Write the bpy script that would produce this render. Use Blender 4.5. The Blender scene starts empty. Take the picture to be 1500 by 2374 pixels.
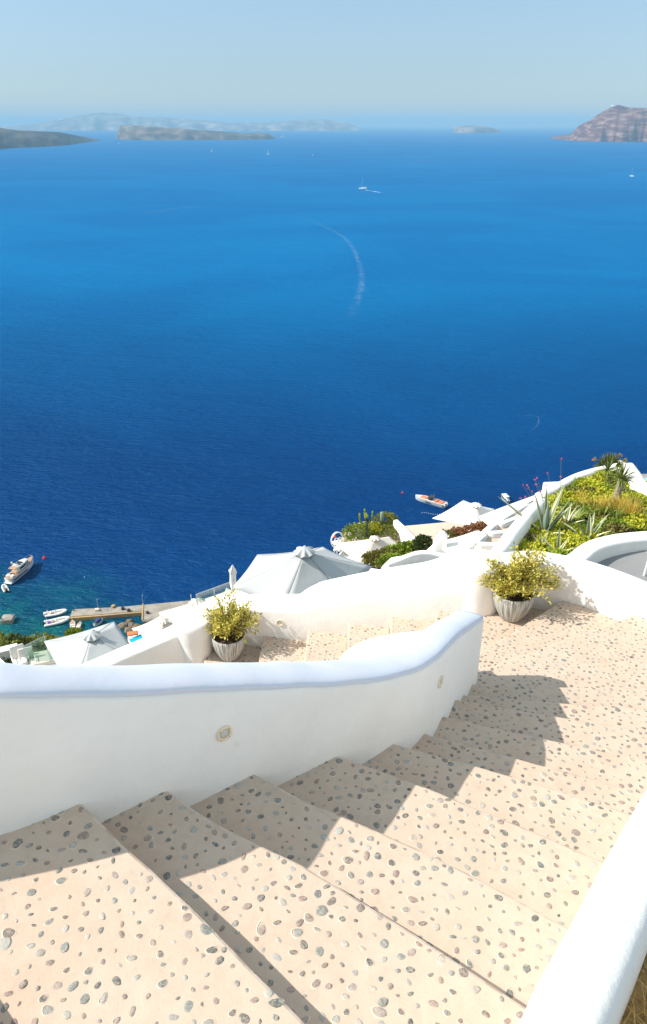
import bpy, bmesh, math, random
from mathutils import Vector, Matrix, noise
R = math.radians
random.seed(7)
SC = bpy.context.scene
COL = SC.collection
CZ = 120.0                      # camera height above the sea, metres
FPX, CX, CY, HOR = 1783.0, 750.0, 1187.0, 288.0
PITCH = math.atan((CY - HOR) / FPX)
CP, SP = math.cos(PITCH), math.sin(PITCH)

# ---------------------------------------------------------------- camera
cam = bpy.data.cameras.new('camera')
cam.sensor_fit = 'VERTICAL'
cam.sensor_height = 24.0
cam.lens = FPX / 2374.0 * 24.0
cam.clip_start = 0.05
cam.clip_end = 120000.0
camo = bpy.data.objects.new('camera', cam)
COL.objects.link(camo)
camo.location = (0, 0, CZ)
camo.rotation_euler = (R(90) - PITCH, 0, 0)
SC.camera = camo

# ---------------------------------------------------------------- sky, sun, exposure
SUNV = Vector((-1.12, -0.03, 1.0)).normalized()      # towards the sun
EL = math.asin(SUNV.z)
AZ = math.atan2(SUNV.x, SUNV.y)
w = bpy.data.worlds.new('World')
SC.world = w
w.use_nodes = True
nt = w.node_tree
bg = nt.nodes['Background']
sky = nt.nodes.new('ShaderNodeTexSky')
sky.sky_type = 'NISHITA'
sky.sun_disc = False
sky.sun_elevation = EL
sky.sun_rotation = AZ
sky.altitude = 100
sky.air_density = 1.0
sky.dust_density = 0.15
sky.ozone_density = 1.5
# sky ramp: dimmed at the horizon, boosted and warmed overhead as added fill light
wtc = nt.nodes.new('ShaderNodeTexCoord'); wsp = nt.nodes.new('ShaderNodeSeparateXYZ'); nt.links.new(wtc.outputs['Generated'], wsp.inputs[0])
wcr = nt.nodes.new('ShaderNodeValToRGB'); nt.links.new(wsp.outputs[2], wcr.inputs[0])
wcr.color_ramp.elements[0].position = 0.0; wcr.color_ramp.elements[0].color = (0.172, 0.190, 0.240, 1)
wcr.color_ramp.elements[1].position = 0.55; wcr.color_ramp.elements[1].color = (1.0, 0.76, 0.48, 1)
for _p, _c in ((0.05, (0.176, 0.193, 0.232)), (0.15, (0.255, 0.258, 0.266)), (0.32, (0.85, 0.67, 0.46))):
    _e = wcr.color_ramp.elements.new(_p); _e.color = (*_c, 1)
wmx = nt.nodes.new('ShaderNodeVectorMath'); wmx.operation = 'MULTIPLY'
nt.links.new(sky.outputs[0], wmx.inputs[0]); nt.links.new(wcr.outputs[0], wmx.inputs[1])
wm2 = nt.nodes.new('ShaderNodeVectorMath'); wm2.operation = 'SCALE'; wm2.inputs['Scale'].default_value = 3.15
nt.links.new(wmx.outputs[0], wm2.inputs[0])
nt.links.new(wm2.outputs[0], bg.inputs[0])
bg.inputs[1].default_value = 0.09
sun = bpy.data.lights.new('sun', 'SUN')
sun.energy = 3.05
sun.angle = R(0.5)
sun.color = (1.0, 0.95, 0.87)
suno = bpy.data.objects.new('sun', sun)
COL.objects.link(suno)
suno.rotation_euler = (-SUNV).to_track_quat('-Z', 'Y').to_euler()
SC.view_settings.view_transform = 'Standard'
SC.view_settings.look = 'None'
SC.view_settings.exposure = 0.92
SC.view_settings.gamma = 1.0
SC.cycles.use_denoising = True
SC.cycles.max_bounces = 8
SC.cycles.volume_bounces = 1
SC.cycles.sample_clamp_indirect = 6.0

# ---------------------------------------------------------------- coordinates
S = 1.5                                  # scale of the staircase survey
H0, RI = 1.85, 0.118
def ray(px, py):
    x = (px - CX) / FPX; y = -(py - CY) / FPX
    return Vector((x, CP + y * SP, -SP + y * CP))
def U(px, py, h):
    """the point seen at a photo pixel, h metres below the eye"""
    d = ray(px, py); t = h / -d.z
    return Vector((d.x * t, d.y * t, CZ - h))
def SEA(px, py): return U(px, py, CZ)
def F(x, y, h): return Vector((x * S, y * S, CZ - h * S))
def TH(k): return H0 + k * RI

# ---------------------------------------------------------------- object helpers
def tag(o, label=None, cat=None, group=None, kind=None):
    if label: o['label'] = label
    if cat: o['category'] = cat
    if group: o['group'] = group
    if kind: o['kind'] = kind
    return o
def empty(name, loc=(0, 0, 0), rz=0, label=None, cat=None, group=None):
    o = bpy.data.objects.new(name, None)
    o.empty_display_size = 0.2
    COL.objects.link(o)
    o.location = loc
    o.rotation_euler = (0, 0, rz)
    return tag(o, label, cat, group)
def link(name, me, mats, parent=None, smooth=False):
    o = bpy.data.objects.new(name, me)
    for m in (mats if isinstance(mats, (list, tuple)) else [mats]): me.materials.append(m)
    COL.objects.link(o)
    if parent is not None: o.parent = parent
    if smooth:
        for p in me.polygons: p.use_smooth = True
    return o
def obj(name, vf, mats, parent=None, smooth=False, idx=None):
    me = bpy.data.meshes.new(name)
    me.from_pydata([tuple(v) for v in vf[0]], [], vf[1])
    if idx: me.polygons.foreach_set('material_index', idx)
    me.update()
    o = link(name, me, mats, parent, smooth)
    return o
def copy_tree(o, parent=None):
    c = o.copy(); COL.objects.link(c); c.parent = parent
    for ch in list(o.children): copy_tree(ch, c)
    return c
class MB:
    """collects shapes for one mesh"""
    def __init__(s): s.v = []; s.f = []; s.m = []; s.mi = 0
    def add(s, v, f):
        n = len(s.v); s.v += [Vector(a) for a in v]
        s.f += [[i + n for i in q] for q in f]; s.m += [s.mi] * len(f)
        return s
    def box(s, c, d, rz=0, taper=1.0, mat=None):
        x, y, z = d[0] / 2, d[1] / 2, d[2] / 2
        M = Matrix.Translation(c) @ Matrix.Rotation(rz, 4, 'Z') if mat is None else mat
        vs = [M @ Vector((a * x * (taper if k > 0 else 1), b * y * (taper if k > 0 else 1), k * z)) for k in (-1, 1) for a, b in ((-1, -1), (1, -1), (1, 1), (-1, 1))]
        return s.add(vs, [(3, 2, 1, 0), (4, 5, 6, 7), (0, 1, 5, 4), (1, 2, 6, 5), (2, 3, 7, 6), (3, 0, 4, 7)])
    def prism(s, poly, z0, z1):
        n = len(poly)
        a = sum(poly[i][0] * poly[(i + 1) % n][1] - poly[(i + 1) % n][0] * poly[i][1] for i in range(n))
        if a < 0: poly = poly[::-1]
        v = [(p[0], p[1], z0) for p in poly] + [(p[0], p[1], z1) for p in poly]
        f = [list(range(n))[::-1], list(range(n, 2 * n))] + [(i, (i + 1) % n, (i + 1) % n + n, i + n) for i in range(n)]
        return s.add(v, f)
    def tube(s, pts, rad, n=6, cap=True):
        pts = [Vector(p) for p in pts]
        rs = rad if isinstance(rad, (list, tuple)) else [rad] * len(pts)
        v = []; f = []
        for i, p in enumerate(pts):
            t = (pts[min(i + 1, len(pts) - 1)] - pts[max(i - 1, 0)])
            if t.length < 1e-9: t = Vector((0, 0, 1))
            t.normalize()
            a = t.cross(Vector((0, 0, 1)))
            if a.length < 0.05: a = t.cross(Vector((0, 1, 0)))
            a.normalize(); b = t.cross(a)
            for k in range(n):
                th = 2 * math.pi * k / n
                v.append(p + (a * math.cos(th) + b * math.sin(th)) * rs[i])
        for i in range(len(pts) - 1):
            for k in range(n):
                f.append((i * n + k, (i + 1) * n + k, (i + 1) * n + (k + 1) % n, i * n + (k + 1) % n))
        if cap:
            f.append(list(range(n))); f.append([(len(pts) - 1) * n + k for k in range(n)][::-1])
        return s.add(v, f)
    def lathe(s, prof, c=(0, 0, 0), n=24, sx=1, sy=1):
        v = []; f = []
        for r, z in prof:
            for k in range(n):
                th = 2 * math.pi * k / n
                v.append((c[0] + r * math.cos(th) * sx, c[1] + r * math.sin(th) * sy, c[2] + z))
        for i in range(len(prof) - 1):
            for k in range(n):
                f.append((i * n + k, i * n + (k + 1) % n, (i + 1) * n + (k + 1) % n, (i + 1) * n + k))
        return s.add(v, f)
    def ball(s, c, r, n=8, sz=1.0):
        return s.lathe([(r * math.sin(math.pi * i / 6) + 1e-4, -r * math.cos(math.pi * i / 6) * sz) for i in range(7)], c, n)
    def build(s, name, mats, parent=None, smooth=False):
        return obj(name, (s.v, s.f), mats, parent, smooth, s.m if isinstance(mats, (list, tuple)) else None)
def bevel(o, w, seg=3, ang=30):
    m = o.modifiers.new('bevel', 'BEVEL'); m.width = w; m.segments = seg; m.limit_method = 'ANGLE'; m.angle_limit = R(ang)
    for p in o.data.polygons: p.use_smooth = True
    return o
def catmull(pts, n=6):
    pts = [Vector(p) for p in pts]
    out = []
    for i in range(len(pts) - 1):
        p0, p1, p2, p3 = pts[max(i - 1, 0)], pts[i], pts[i + 1], pts[min(i + 2, len(pts) - 1)]
        for k in range(n):
            t = k / n
            out.append(0.5 * ((2 * p1) + (-p0 + p2) * t + (2 * p0 - 5 * p1 + 4 * p2 - p3) * t * t + (-p0 + 3 * p1 - 3 * p2 + p3) * t ** 3))
    out.append(pts[-1])
    return out
def sweep(path, prof, closed_prof=True):
    """path: list of (point, left direction); prof(i) -> list of (offset to the left, z)"""
    v = []; f = []
    n = None
    for i, (p, l) in enumerate(path):
        pr = prof(i)
        n = len(pr)
        for u, z in pr: v.append((p.x + l.x * u, p.y + l.y * u, z))
    for i in range(len(path) - 1):
        for k in range(n if closed_prof else n - 1):
            f.append((i * n + k, i * n + (k + 1) % n, (i + 1) * n + (k + 1) % n, (i + 1) * n + k))
    f.append(list(range(n))[::-1]); f.append([(len(path) - 1) * n + k for k in range(n)])
    return v, f
def lefts(pts):
    out = []
    for i, p in enumerate(pts):
        t = pts[min(i + 1, len(pts) - 1)] - pts[max(i - 1, 0)]
        t = Vector((t.x, t.y)).normalized()
        out.append((p, Vector((-t.y, t.x))))
    return out
def wall(name, pts, thick, depth, mat, parent=None, rnd=0.06, n=5, rise=0.0, wob=0.004, split=False, capmat=None, bl=None):
    """white-washed wall: pts = world points on the top edge of its right-hand face; thickness goes to the left"""
    P_ = lefts(catmull(pts, n))
    def top(i):
        p = P_[i][0]; z = p.z; t = thick; r = min(rnd, t / 2)
        nz = noise.noise(Vector((p.x * 1.7, p.y * 1.7, 3.1))) * wob * 2
        q = []
        for k in range(6):
            a = math.pi / 2 * k / 5
            q.append((r - r * math.cos(a) + nz, z - r + r * math.sin(a) + rise * math.sin(a)))
        q.append((t * 0.5, z + rise * 1.15 + nz))
        for k in range(6):
            a = math.pi / 2 * (1 - k / 5)
            q.append((t - r + r * math.cos(a) + nz, z - r + r * math.sin(a) + rise * math.sin(a)))
        return q
    if not split:
        o = obj(name, sweep(P_, lambda i: [(0, P_[i][0].z - depth)] + top(i) + [(thick, P_[i][0].z - depth)]), mat, parent, True)
        return o
def dens(pts, step):
    out = [Vector(pts[0])]
    for a, b in zip(pts, pts[1:]):
        a, b = Vector(a), Vector(b); n = max(1, int((b - a).length / step))
        for k in range(1, n + 1): out.append(a.lerp(b, k / n))
    return out

# ---------------------------------------------------------------- materials
def nmat(name, base=(0.8, 0.8, 0.8), rough=0.8, bump=None, var=None, spec=0.3, metal=0.0, extra=None):
    """bump: list of (scale, strength, distance); var: (scale, colour2, low, high)"""
    m = bpy.data.materials.new(name); m.use_nodes = True
    t = m.node_tree; b = t.nodes['Principled BSDF']
    b.inputs['Base Color'].default_value = (*base, 1); b.inputs['Roughness'].default_value = rough
    b.inputs['Specular IOR Level'].default_value = spec; b.inputs['Metallic'].default_value = metal
    geo = t.nodes.new('ShaderNodeNewGeometry')
    if var:
        n = t.nodes.new('ShaderNodeTexNoise'); n.inputs['Scale'].default_value = var[0]; n.inputs['Detail'].default_value = 6
        t.links.new(geo.outputs['Position'], n.inputs['Vector'])
        mr = t.nodes.new('ShaderNodeMapRange'); mr.inputs[1].default_value = var[2]; mr.inputs[2].default_value = var[3]
        t.links.new(n.outputs[0], mr.inputs[0])
        mx = t.nodes.new('ShaderNodeMix'); mx.data_type = 'RGBA'
        mx.inputs[6].default_value = (*base, 1); mx.inputs[7].default_value = (*var[1], 1)
        t.links.new(mr.outputs[0], mx.inputs[0]); t.links.new(mx.outputs[2], b.inputs['Base Color'])
    last = None
    for sc, st, di in (bump or []):
        n = t.nodes.new('ShaderNodeTexNoise'); n.inputs['Scale'].default_value = sc; n.inputs['Detail'].default_value = 5
        t.links.new(geo.outputs['Position'], n.inputs['Vector'])
        bp = t.nodes.new('ShaderNodeBump'); bp.inputs['Strength'].default_value = st; bp.inputs['Distance'].default_value = di
        t.links.new(n.outputs[0], bp.inputs['Height'])
        if last: t.links.new(last.outputs[0], bp.inputs['Normal'])
        last = bp
    if last: t.links.new(last.outputs[0], b.inputs['Normal'])
    return m
M = {}
M['plaster'] = nmat('white_plaster', (0.90, 0.875, 0.84), 0.92, [(5, 0.3, 0.03), (28, 0.25, 0.008), (90, 0.25, 0.004)], (2.2, (0.87, 0.835, 0.79), 0.45, 0.75), 0.1)
M['cap'] = nmat('shade_tinted_plaster', (0.65, 0.675, 0.76), 0.95, [(7, 0.15, 0.02), (40, 0.2, 0.004)], (5.0, (0.69, 0.69, 0.76), 0.4, 0.7), 0.05)  # bluish sky-lit shade of the wall top put into the plaster colour
M['tread'] = nmat('peach_mortar', (0.60, 0.48, 0.38), 0.9, [(8, 0.3, 0.02), (90, 0.3, 0.004)], (3.5, (0.60, 0.455, 0.35), 0.40, 0.66), 0.15)
M['canvas_grey'] = nmat('grey_canvas', (0.50, 0.51, 0.505), 0.95, [(3, 0.2, 0.05)], (1.2, (0.46, 0.47, 0.47), 0.4, 0.7), 0.05)
M['canvas_white'] = nmat('white_canvas', (0.80, 0.77, 0.72), 0.95, [(3, 0.2, 0.05)], None, 0.05)
M['canvas_cream'] = nmat('cream_canvas', (0.72, 0.64, 0.55), 0.95, [(3, 0.2, 0.05)], None, 0.05)
M['seam'] = nmat('dark_seam', (0.12, 0.14, 0.15), 0.9)
M['metal'] = nmat('pale_metal', (0.6, 0.6, 0.58), 0.4, metal=0.6)
M['white'] = nmat('white_gelcoat', (0.8, 0.8, 0.78), 0.35, spec=0.5)
M['dark'] = nmat('dark_plastic', (0.03, 0.035, 0.045), 0.4)
M['glassdark'] = nmat('tinted_window', (0.01, 0.015, 0.03), 0.12, spec=0.6)
M['teak'] = nmat('teak_deck', (0.50, 0.31, 0.19), 0.8, None, (1.5, (0.40, 0.25, 0.15), 0.4, 0.7))
M['orange'] = nmat('coral_upholstery', (0.66, 0.21, 0.11), 0.8)
M['greyhull'] = nmat('pale_grey_hull', (0.62, 0.68, 0.70), 0.35, spec=0.5)
M['red'] = nmat('red_plastic', (0.65, 0.03, 0.03), 0.4)
M['orangered'] = nmat('orange_plastic', (0.75, 0.12, 0.03), 0.4)
M['concrete'] = nmat('quay_concrete', (0.40, 0.35, 0.29), 0.9, [(2, 0.3, 0.05)], (0.5, (0.30, 0.27, 0.24), 0.4, 0.65))
M['kerb'] = nmat('ochre_kerb', (0.50, 0.32, 0.13), 0.9, None, (0.8, (0.38, 0.27, 0.15), 0.4, 0.6))
M['greyfloor'] = nmat('grey_screed', (0.30, 0.30, 0.30), 0.8, [(5, 0.2, 0.01)], (1.5, (0.25, 0.25, 0.255), 0.35, 0.7))
M['beige'] = nmat('beige_screed', (0.66, 0.52, 0.41), 0.9, None, (1.5, (0.60, 0.47, 0.37), 0.4, 0.7))
M['soil'] = nmat('dark_potting_soil', (0.06, 0.04, 0.028), 1.0, [(60, 0.8, 0.01)], (60, (0.14, 0.09, 0.055), 0.5, 0.7))
M['bark'] = nmat('pale_bark', (0.36, 0.30, 0.24), 0.95, [(40, 0.6, 0.02)], (25, (0.2, 0.16, 0.12), 0.45, 0.65))
M['twig'] = nmat('brown_twig', (0.12, 0.075, 0.045), 0.9)
M['towel'] = nmat('orange_towel', (0.7, 0.2, 0.08), 0.9)
M['lensring'] = nmat('cream_light_ring', (0.82, 0.69, 0.50), 0.6)
M['lens'] = nmat('frosted_lens', (0.60, 0.60, 0.55), 0.35)
M['screw'] = nmat('steel_screw', (0.15, 0.13, 0.10), 0.5, metal=0.5)
M['navy'] = nmat('navy_cover', (0.03, 0.06, 0.20), 0.7)
M['purple'] = nmat('purple_bag', (0.20, 0.12, 0.5), 0.7)
M['foam'] = nmat('white_foam', (0.75, 0.8, 0.83), 0.8)

def speckle(m, sc, amt, col):
    """fine grain and worn blotches on top of a material's colour"""
    t = m.node_tree; b = t.nodes['Principled BSDF']; src = b.inputs['Base Color'].links[0].from_socket
    geo = t.nodes.new('ShaderNodeNewGeometry')
    for s_, a_, lo, hi in ((sc, amt, 0.45, 0.75), (sc * 0.12, amt * 0.8, 0.52, 0.70), (sc * 6, amt * 1.2, 0.58, 0.72)):
        n = t.nodes.new('ShaderNodeTexNoise'); n.inputs['Scale'].default_value = s_; n.inputs['Detail'].default_value = 8; n.inputs['Roughness'].default_value = 0.65; n.inputs['Distortion'].default_value = 0.6
        t.links.new(geo.outputs['Position'], n.inputs['Vector'])
        mr = t.nodes.new('ShaderNodeMapRange'); mr.inputs[1].default_value = lo; mr.inputs[2].default_value = hi; mr.inputs[4].default_value = a_
        t.links.new(n.outputs[0], mr.inputs[0])
        mx = t.nodes.new('ShaderNodeMix'); mx.data_type = 'RGBA'; mx.inputs[7].default_value = (*col, 1)
        t.links.new(mr.outputs[0], mx.inputs[0]); t.links.new(src, mx.inputs[6]); src = mx.outputs[2]
    t.links.new(src, b.inputs['Base Color'])
speckle(M['tread'], 14, 0.35, (0.43, 0.34, 0.26))
speckle(M['plaster'], 9, 0.10, (0.66, 0.63, 0.58))
speckle(M['concrete'], 2, 0.5, (0.17, 0.15, 0.13))
def pot_mat():
    m = nmat('grooved_grey_clay', (0.34, 0.33, 0.30), 0.9, None, (9, (0.46, 0.445, 0.41), 0.4, 0.65), 0.1)
    t = m.node_tree; b = t.nodes['Principled BSDF']
    tc = t.nodes.new('ShaderNodeTexCoord')
    sp = t.nodes.new('ShaderNodeSeparateXYZ'); t.links.new(tc.outputs['Object'], sp.inputs[0])
    at = t.nodes.new('ShaderNodeMath'); at.operation = 'ARCTAN2'
    t.links.new(sp.outputs[0], at.inputs[0]); t.links.new(sp.outputs[1], at.inputs[1])
    cb = t.nodes.new('ShaderNodeCombineXYZ')
    m1 = t.nodes.new('ShaderNodeMath'); m1.operation = 'MULTIPLY'; m1.inputs[1].default_value = 9
    t.links.new(at.outputs[0], m1.inputs[0]); t.links.new(m1.outputs[0], cb.inputs[0])
    m2 = t.nodes.new('ShaderNodeMath'); m2.operation = 'MULTIPLY'; m2.inputs[1].default_value = 2.5
    t.links.new(sp.outputs[2], m2.inputs[0]); t.links.new(m2.outputs[0], cb.inputs[1])
    n = t.nodes.new('ShaderNodeTexNoise'); n.inputs['Scale'].default_value = 1.2; n.inputs['Detail'].default_value = 3
    t.links.new(cb.outputs[0], n.inputs['Vector'])
    bp = t.nodes.new('ShaderNodeBump'); bp.inputs['Strength'].default_value = 1.0; bp.inputs['Distance'].default_value = 0.03
    t.links.new(n.outputs[0], bp.inputs['Height']); t.links.new(bp.outputs[0], b.inputs['Normal'])
    mx = [x for x in t.nodes if x.bl_idname == 'ShaderNodeMix'][0]
    mr = [x for x in t.nodes if x.bl_idname == 'ShaderNodeMapRange'][0]
    t.links.new(n.outputs[0], mr.inputs[0]); mr.inputs[1].default_value = 0.40; mr.inputs[2].default_value = 0.58
    mx.inputs[6].default_value = (0.25, 0.245, 0.225, 1); mx.inputs[7].default_value = (0.58, 0.57, 0.53, 1)
    return m
M['pot'] = pot_mat()

def leaf_mat(name, c1, c2, c3=None, scale=40, rough=0.55, trans=0.25):
    """leaf colour varies from leaf to leaf"""
    m = bpy.data.materials.new(name); m.use_nodes = True
    t = m.node_tree; b = t.nodes['Principled BSDF']
    b.inputs['Roughness'].default_value = rough; b.inputs['Specular IOR Level'].default_value = 0.25
    geo = t.nodes.new('ShaderNodeNewGeometry')
    cr = t.nodes.new('ShaderNodeValToRGB')
    cr.color_ramp.elements[0].color = (*c1, 1); cr.color_ramp.elements[1].color = (*(c3 or c2), 1)
    e = cr.color_ramp.elements.new(0.5); e.color = (*c2, 1)
    t.links.new(geo.outputs['Random Per Island'], cr.inputs[0])
    t.links.new(cr.outputs[0], b.inputs['Base Color'])
    tr = t.nodes.new('ShaderNodeBsdfTranslucent'); t.links.new(cr.outputs[0], tr.inputs[0])
    ms = t.nodes.new('ShaderNodeMixShader'); ms.inputs[0].default_value = trans
    out = t.nodes['Material Output']
    t.links.new(b.outputs[0], ms.inputs[1]); t.links.new(tr.outputs[0], ms.inputs[2]); t.links.new(ms.outputs[0], out.inputs[0])
    return m
M['gold_leaf'] = leaf_mat('variegated_gold_leaf', (0.13, 0.17, 0.03), (0.62, 0.52, 0.07), (0.86, 0.74, 0.24))
M['green_leaf'] = leaf_mat('fresh_green_leaf', (0.08, 0.13, 0.02), (0.24, 0.32, 0.03), (0.38, 0.44, 0.05))
M['yellow_leaf'] = leaf_mat('yellow_green_succulent', (0.18, 0.24, 0.02), (0.50, 0.53, 0.035), (0.72, 0.62, 0.06))
M['dark_leaf'] = leaf_mat('dark_green_leaf', (0.025, 0.04, 0.012), (0.06, 0.09, 0.02), (0.12, 0.14, 0.03))
M['olive_leaf'] = leaf_mat('olive_scrub_leaf', (0.10, 0.12, 0.025), (0.26, 0.28, 0.045), (0.42, 0.40, 0.07))
M['red_leaf'] = leaf_mat('reddish_leaf', (0.12, 0.15, 0.03), (0.40, 0.13, 0.07), (0.52, 0.25, 0.15))
M['brown_leaf'] = leaf_mat('bronze_leaf', (0.09, 0.11, 0.02), (0.22, 0.19, 0.05), (0.33, 0.27, 0.06))
M['straw'] = leaf_mat('dry_straw', (0.55, 0.33, 0.10), (0.75, 0.50, 0.18), (0.88, 0.66, 0.30))
M['gold_grass'] = leaf_mat('golden_feather_grass', (0.50, 0.34, 0.05), (0.70, 0.50, 0.09), (0.82, 0.66, 0.18), trans=0.4)
M['agave'] = leaf_mat('blue_green_agave', (0.16, 0.24, 0.19), (0.21, 0.30, 0.24), (0.26, 0.34, 0.26), trans=0.05)
M['agave_edge'] = nmat('cream_agave_edge', (0.72, 0.68, 0.36), 0.6)
M['aloe'] = leaf_mat('green_strap_leaf', (0.12, 0.18, 0.03), (0.22, 0.28, 0.05), (0.34, 0.36, 0.10), trans=0.15)
M['flower'] = leaf_mat('magenta_flower', (0.45, 0.03, 0.10), (0.6, 0.06, 0.2), (0.75, 0.3, 0.45))
M['stem'] = nmat('thin_green_stem', (0.16, 0.18, 0.10), 0.8)

def pebble_mat():
    m = bpy.data.materials.new('river_pebble'); m.use_nodes = True
    t = m.node_tree; b = t.nodes['Principled BSDF']
    geo = t.nodes.new('ShaderNodeNewGeometry')
    cr = t.nodes.new('ShaderNodeValToRGB'); cr.color_ramp.interpolation = 'LINEAR'
    cols = [(0, (0.09, 0.095, 0.09)), (0.12, (0.16, 0.17, 0.155)), (0.3, (0.25, 0.26, 0.235)), (0.42, (0.13, 0.125, 0.11)), (0.58, (0.24, 0.18, 0.155)),
            (0.72, (0.33, 0.23, 0.19)), (0.85, (0.36, 0.37, 0.34)), (1.0, (0.46, 0.41, 0.35))]
    cr.color_ramp.elements[0].position = 0; cr.color_ramp.elements[0].color = (*cols[0][1], 1)
    cr.color_ramp.elements[1].position = 1; cr.color_ramp.elements[1].color = (*cols[-1][1], 1)
    for p, c in cols[1:-1]:
        e = cr.color_ramp.elements.new(p); e.color = (*c, 1)
    t.links.new(geo.outputs['Random Per Island'], cr.inputs[0])
    n = t.nodes.new('ShaderNodeTexNoise'); n.inputs['Scale'].default_value = 75; n.inputs['Detail'].default_value = 5; n.inputs['Distortion'].default_value = 1.2
    t.links.new(geo.outputs['Position'], n.inputs['Vector'])
    mr = t.nodes.new('ShaderNodeMapRange'); mr.inputs[1].default_value = 0.44; mr.inputs[2].default_value = 0.64; mr.inputs[4].default_value = 0.5
    t.links.new(n.outputs[0], mr.inputs[0])
    mx = t.nodes.new('ShaderNodeMix'); mx.data_type = 'RGBA'; mx.inputs[7].default_value = (0.60, 0.50, 0.41, 1)
    t.links.new(mr.outputs[0], mx.inputs[0]); t.links.new(cr.outputs[0], mx.inputs[6]); t.links.new(mx.outputs[2], b.inputs['Base Color'])
    b.inputs['Roughness'].default_value = 0.55
    bp = t.nodes.new('ShaderNodeBump'); bp.inputs['Strength'].default_value = 0.5; bp.inputs['Distance'].default_value = 0.004
    t.links.new(n.outputs[0], bp.inputs['Height']); t.links.new(bp.outputs[0], b.inputs['Normal'])
    return m
M['pebble'] = pebble_mat()
M['edge'] = nmat('skylight_tinted_step_edge', (0.66, 0.53, 0.43), 0.9, [(30, 0.5, 0.01)], (12, (0.50, 0.39, 0.30), 0.42, 0.6))  # paler than the tread: skylight caught by the nosing, put into the colour
M['halo'] = nmat('pale_mortar_ring', (0.68, 0.54, 0.43), 0.9, [(60, 0.4, 0.004)])

def glass_mat(name, col, alpha):
    m = bpy.data.materials.new(name); m.use_nodes = True
    t = m.node_tree; out = t.nodes['Material Output']
    g = t.nodes.new('ShaderNodeBsdfGlossy'); g.inputs['Roughness'].default_value = 0.03
    tr = t.nodes.new('ShaderNodeBsdfTransparent'); tr.inputs[0].default_value = (*col, 1)
    ms = t.nodes.new('ShaderNodeMixShader'); ms.inputs[0].default_value = alpha
    t.links.new(tr.outputs[0], ms.inputs[1]); t.links.new(g.outputs[0], ms.inputs[2]); t.links.new(ms.outputs[0], out.inputs[0])
    return m
M['glass'] = glass_mat('green_tinted_glass', (0.72, 0.86, 0.80), 0.12)

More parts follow.
